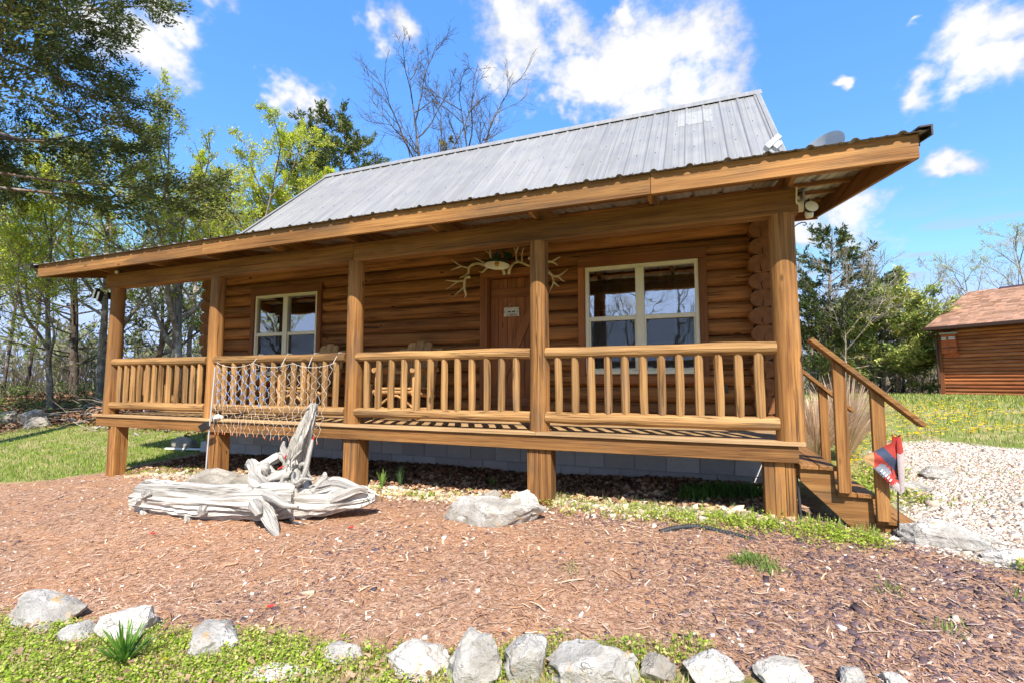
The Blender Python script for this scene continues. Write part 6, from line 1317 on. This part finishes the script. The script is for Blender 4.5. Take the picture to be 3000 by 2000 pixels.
# dandelions
def discs(x, y, z, r, col):
    n = len(x); a = np.arange(6) * math.pi / 3; V = np.stack([x[:, None] + r[:, None] * np.cos(a), y[:, None] + r[:, None] * np.sin(a), z[:, None] + SR.normal(0, .006, (n, 6))], -1); return V.reshape(-1, 3), np.arange(n * 6).reshape(-1, 6), np.repeat(col, 6, axis=0)
x, y = in_area(8500, 6, 17, .9, 13, lambda x, y: lawn(x, y) & (wob(x * .7 + 1, y * .7 + 4) > -.1) , 10); n = len(x); geo = [discs(x, y, surf(x, y) + SR.uniform(.05, .10, n), SR.uniform(.020, .036, n), pick([(.90,.66,.01),(.88,.58,.01)], n, None, .1))]
x, y = in_area(500, -12, -5, -1, 5, lawn, 9); n = len(x); k = SR.random(n) < .12; x, y = x[k], y[k]; n = len(x); geo.append(discs(x, y, surf(x, y) + .09, SR.uniform(.018, .028, n), pick([(.80,.55,.01)], n, None, .1))); geo.append(discs(np.array([1.62]), np.array([-3.18]), np.array([-.93]), np.array([.014]), np.array([(.85, .6, .01)])))
stuff('dandelions', 'yellow dandelion flowers dotting the lawn', 'dandelions', geo, 'leaf')
# single plants
def blade_plant(name, label, cat, x, y, n, h, w, cols, spread=.75, seed=0, droop=.8):
    rg = np.random.default_rng(seed); V = []; F = []; C = []; z = gz(x, y); t = thing(name, label, cat, (x, y, z)); m = 7
    for i in range(n):
        a = rg.uniform(0, 6.28); L = h * rg.uniform(.55, 1.1); out = rg.uniform(.15, 1) * spread; c = np.array(cols[rg.integers(len(cols))]) * rg.uniform(.75, 1.2); b = len(V); ww = w * rg.uniform(.7, 1.2)
        for j in range(m + 1):
            s = j / m; r = L * out * s; zz = L * (s - droop * out * s * s * .75); q = ww * (1 - s) ** .6 * (.5 + .9 * s) * (1 if j < m else .05); px, py = math.cos(a), math.sin(a)
            for e in (-1, 1): V.append((px * r - py * q * e * .5 + rg.normal(0, .002), py * r + px * q * e * .5, zz + .004 * abs(e))); C.append(c)
        for j in range(m): F.append((b + 2 * j, b + 2 * j + 1, b + 2 * j + 3, b + 2 * j + 2))
    put('leaves', mesh_np('leaves', V, np.array(F), MAT['leaf'], True, col=np.array(C)), (x, y, z), t); return t
blade_plant('leafy_tuft', 'bright green strap-leaved tuft at the lower left', 'plant', 1.37, -3.23, 70, .24, .019, [(.13,.27,.03),(.18,.34,.05),(.10,.22,.03)], .95, 3, .55)
blade_plant('dry_grass_clump', 'tall straw-coloured ornamental grass clump behind the stairs', 'grass clump', 6.2, 3.3, 900, 1.25, .019, [(.74,.56,.38),(.80,.64,.46),(.64,.47,.31)], .62, 4, .75)
blade_plant('dry_grass_clump', 'second straw grass clump just right of the porch post', 'grass clump', 5.75, 2.9, 700, 1.05, .018, [(.74,.56,.38),(.80,.64,.46),(.64,.47,.31)], .62, 5, .8)
blade_plant('green_seedling', 'feathery green seedling between the two middle lower posts', 'plant', .72, .28, 46, .30, .012, [(.10,.19,.07),(.14,.24,.10)], .4, 6, .3)
blade_plant('green_seedling', 'small green sprout under the porch near the boulder', 'plant', 1.85, .62, 16, .16, .03, [(.14,.28,.05),(.18,.32,.06)], .8, 7, .3)
blade_plant('green_seedling', 'weed with upright leaves beside the third lower post', 'plant', .52, .18, 18, .24, .022, [(.16,.28,.06),(.22,.34,.07)], .5, 8, .2)
# brush pile at the wood edge
bp = thing('brush_pile', 'brown pile of cut branches at the left wood edge', 'brush pile', (-10.4, 4.0, gz(-10.4, 4.0)))
rb = np.random.default_rng(12); ps = []
for _ in range(260):
    x, y = rb.normal(-10.6, 1.5), rb.normal(4.1, .55); z = gz(x, y) + rb.uniform(0, .5) * math.exp(-((x + 10.6) / 1.6) ** 2); P = limb(rb, (x, y, z), (rb.normal(), rb.normal(), rb.normal(0, .35)), rb.uniform(.5, 1.7), 5, .16, -.02); ps.append((P, np.linspace(rb.uniform(.008, .035), .004, 6)))
V, F = tube_np(ps, 5); tag(put('branches', mesh_np('branches', V, F, MAT['bark_twig'], True), (0, 0, 0), bp), kind='stuff')
n = 5000; x = rb.normal(-10.6, 1.4, n); y = rb.normal(4.1, .5, n); z = surf(x, y) + rb.uniform(0, .45, n) * np.exp(-((x + 10.6) / 1.6) ** 2); ln = rb.uniform(.06, .15, n); V, F, C = flats(x, y, z, ln, ln * .4, .6, pick([(.26,.12,.06),(.20,.09,.045),(.32,.17,.09)], n), .02, .6); tag(put('dead_foliage', mesh_np('dead_foliage', V, F, MAT['scatter'], col=np.clip(C, .01, 1)), (0, 0, 0), bp), kind='stuff')
# undergrowth along the wood edges
x, y = in_area(900, -24, -4, 2, 20, lambda x, y: sdist(BANK, x, y) > .8, 16); g1 = clover(x, y, 26000, .35, .55, .075, [(.15,.22,.035),(.22,.29,.05),(.10,.15,.03)]); u = []
for _ in range(900):
    px = SR.uniform(-150, 720); a, b = spot(px, SR.uniform(16, 30)); u.append((limb(SR, (a, b, gz(a, b)), (SR.normal(0, .4), SR.normal(0, .4), 1), SR.uniform(.6, 2.6), 5, .16, .0), np.linspace(.012, .004, 6)))
for _ in range(900):
    px = SR.uniform(2360, 2770); a, b = spot(px, SR.uniform(22, 32)); u.append((limb(SR, (a, b, gz(a, b)), (SR.normal(0, .4), SR.normal(0, .4), 1), SR.uniform(.6, 2.4), 5, .16, .0), np.linspace(.014, .004, 6)))
V, F = tube_np(u, 3); stuff('undergrowth', 'tangled undergrowth stems and young leaves under the trees', 'undergrowth', [(V, F, np.repeat(pick([(.20,.15,.11),(.30,.25,.20),(.14,.10,.08)], len(u)), [18] * len(u), axis=0)), g1], 'leaf')
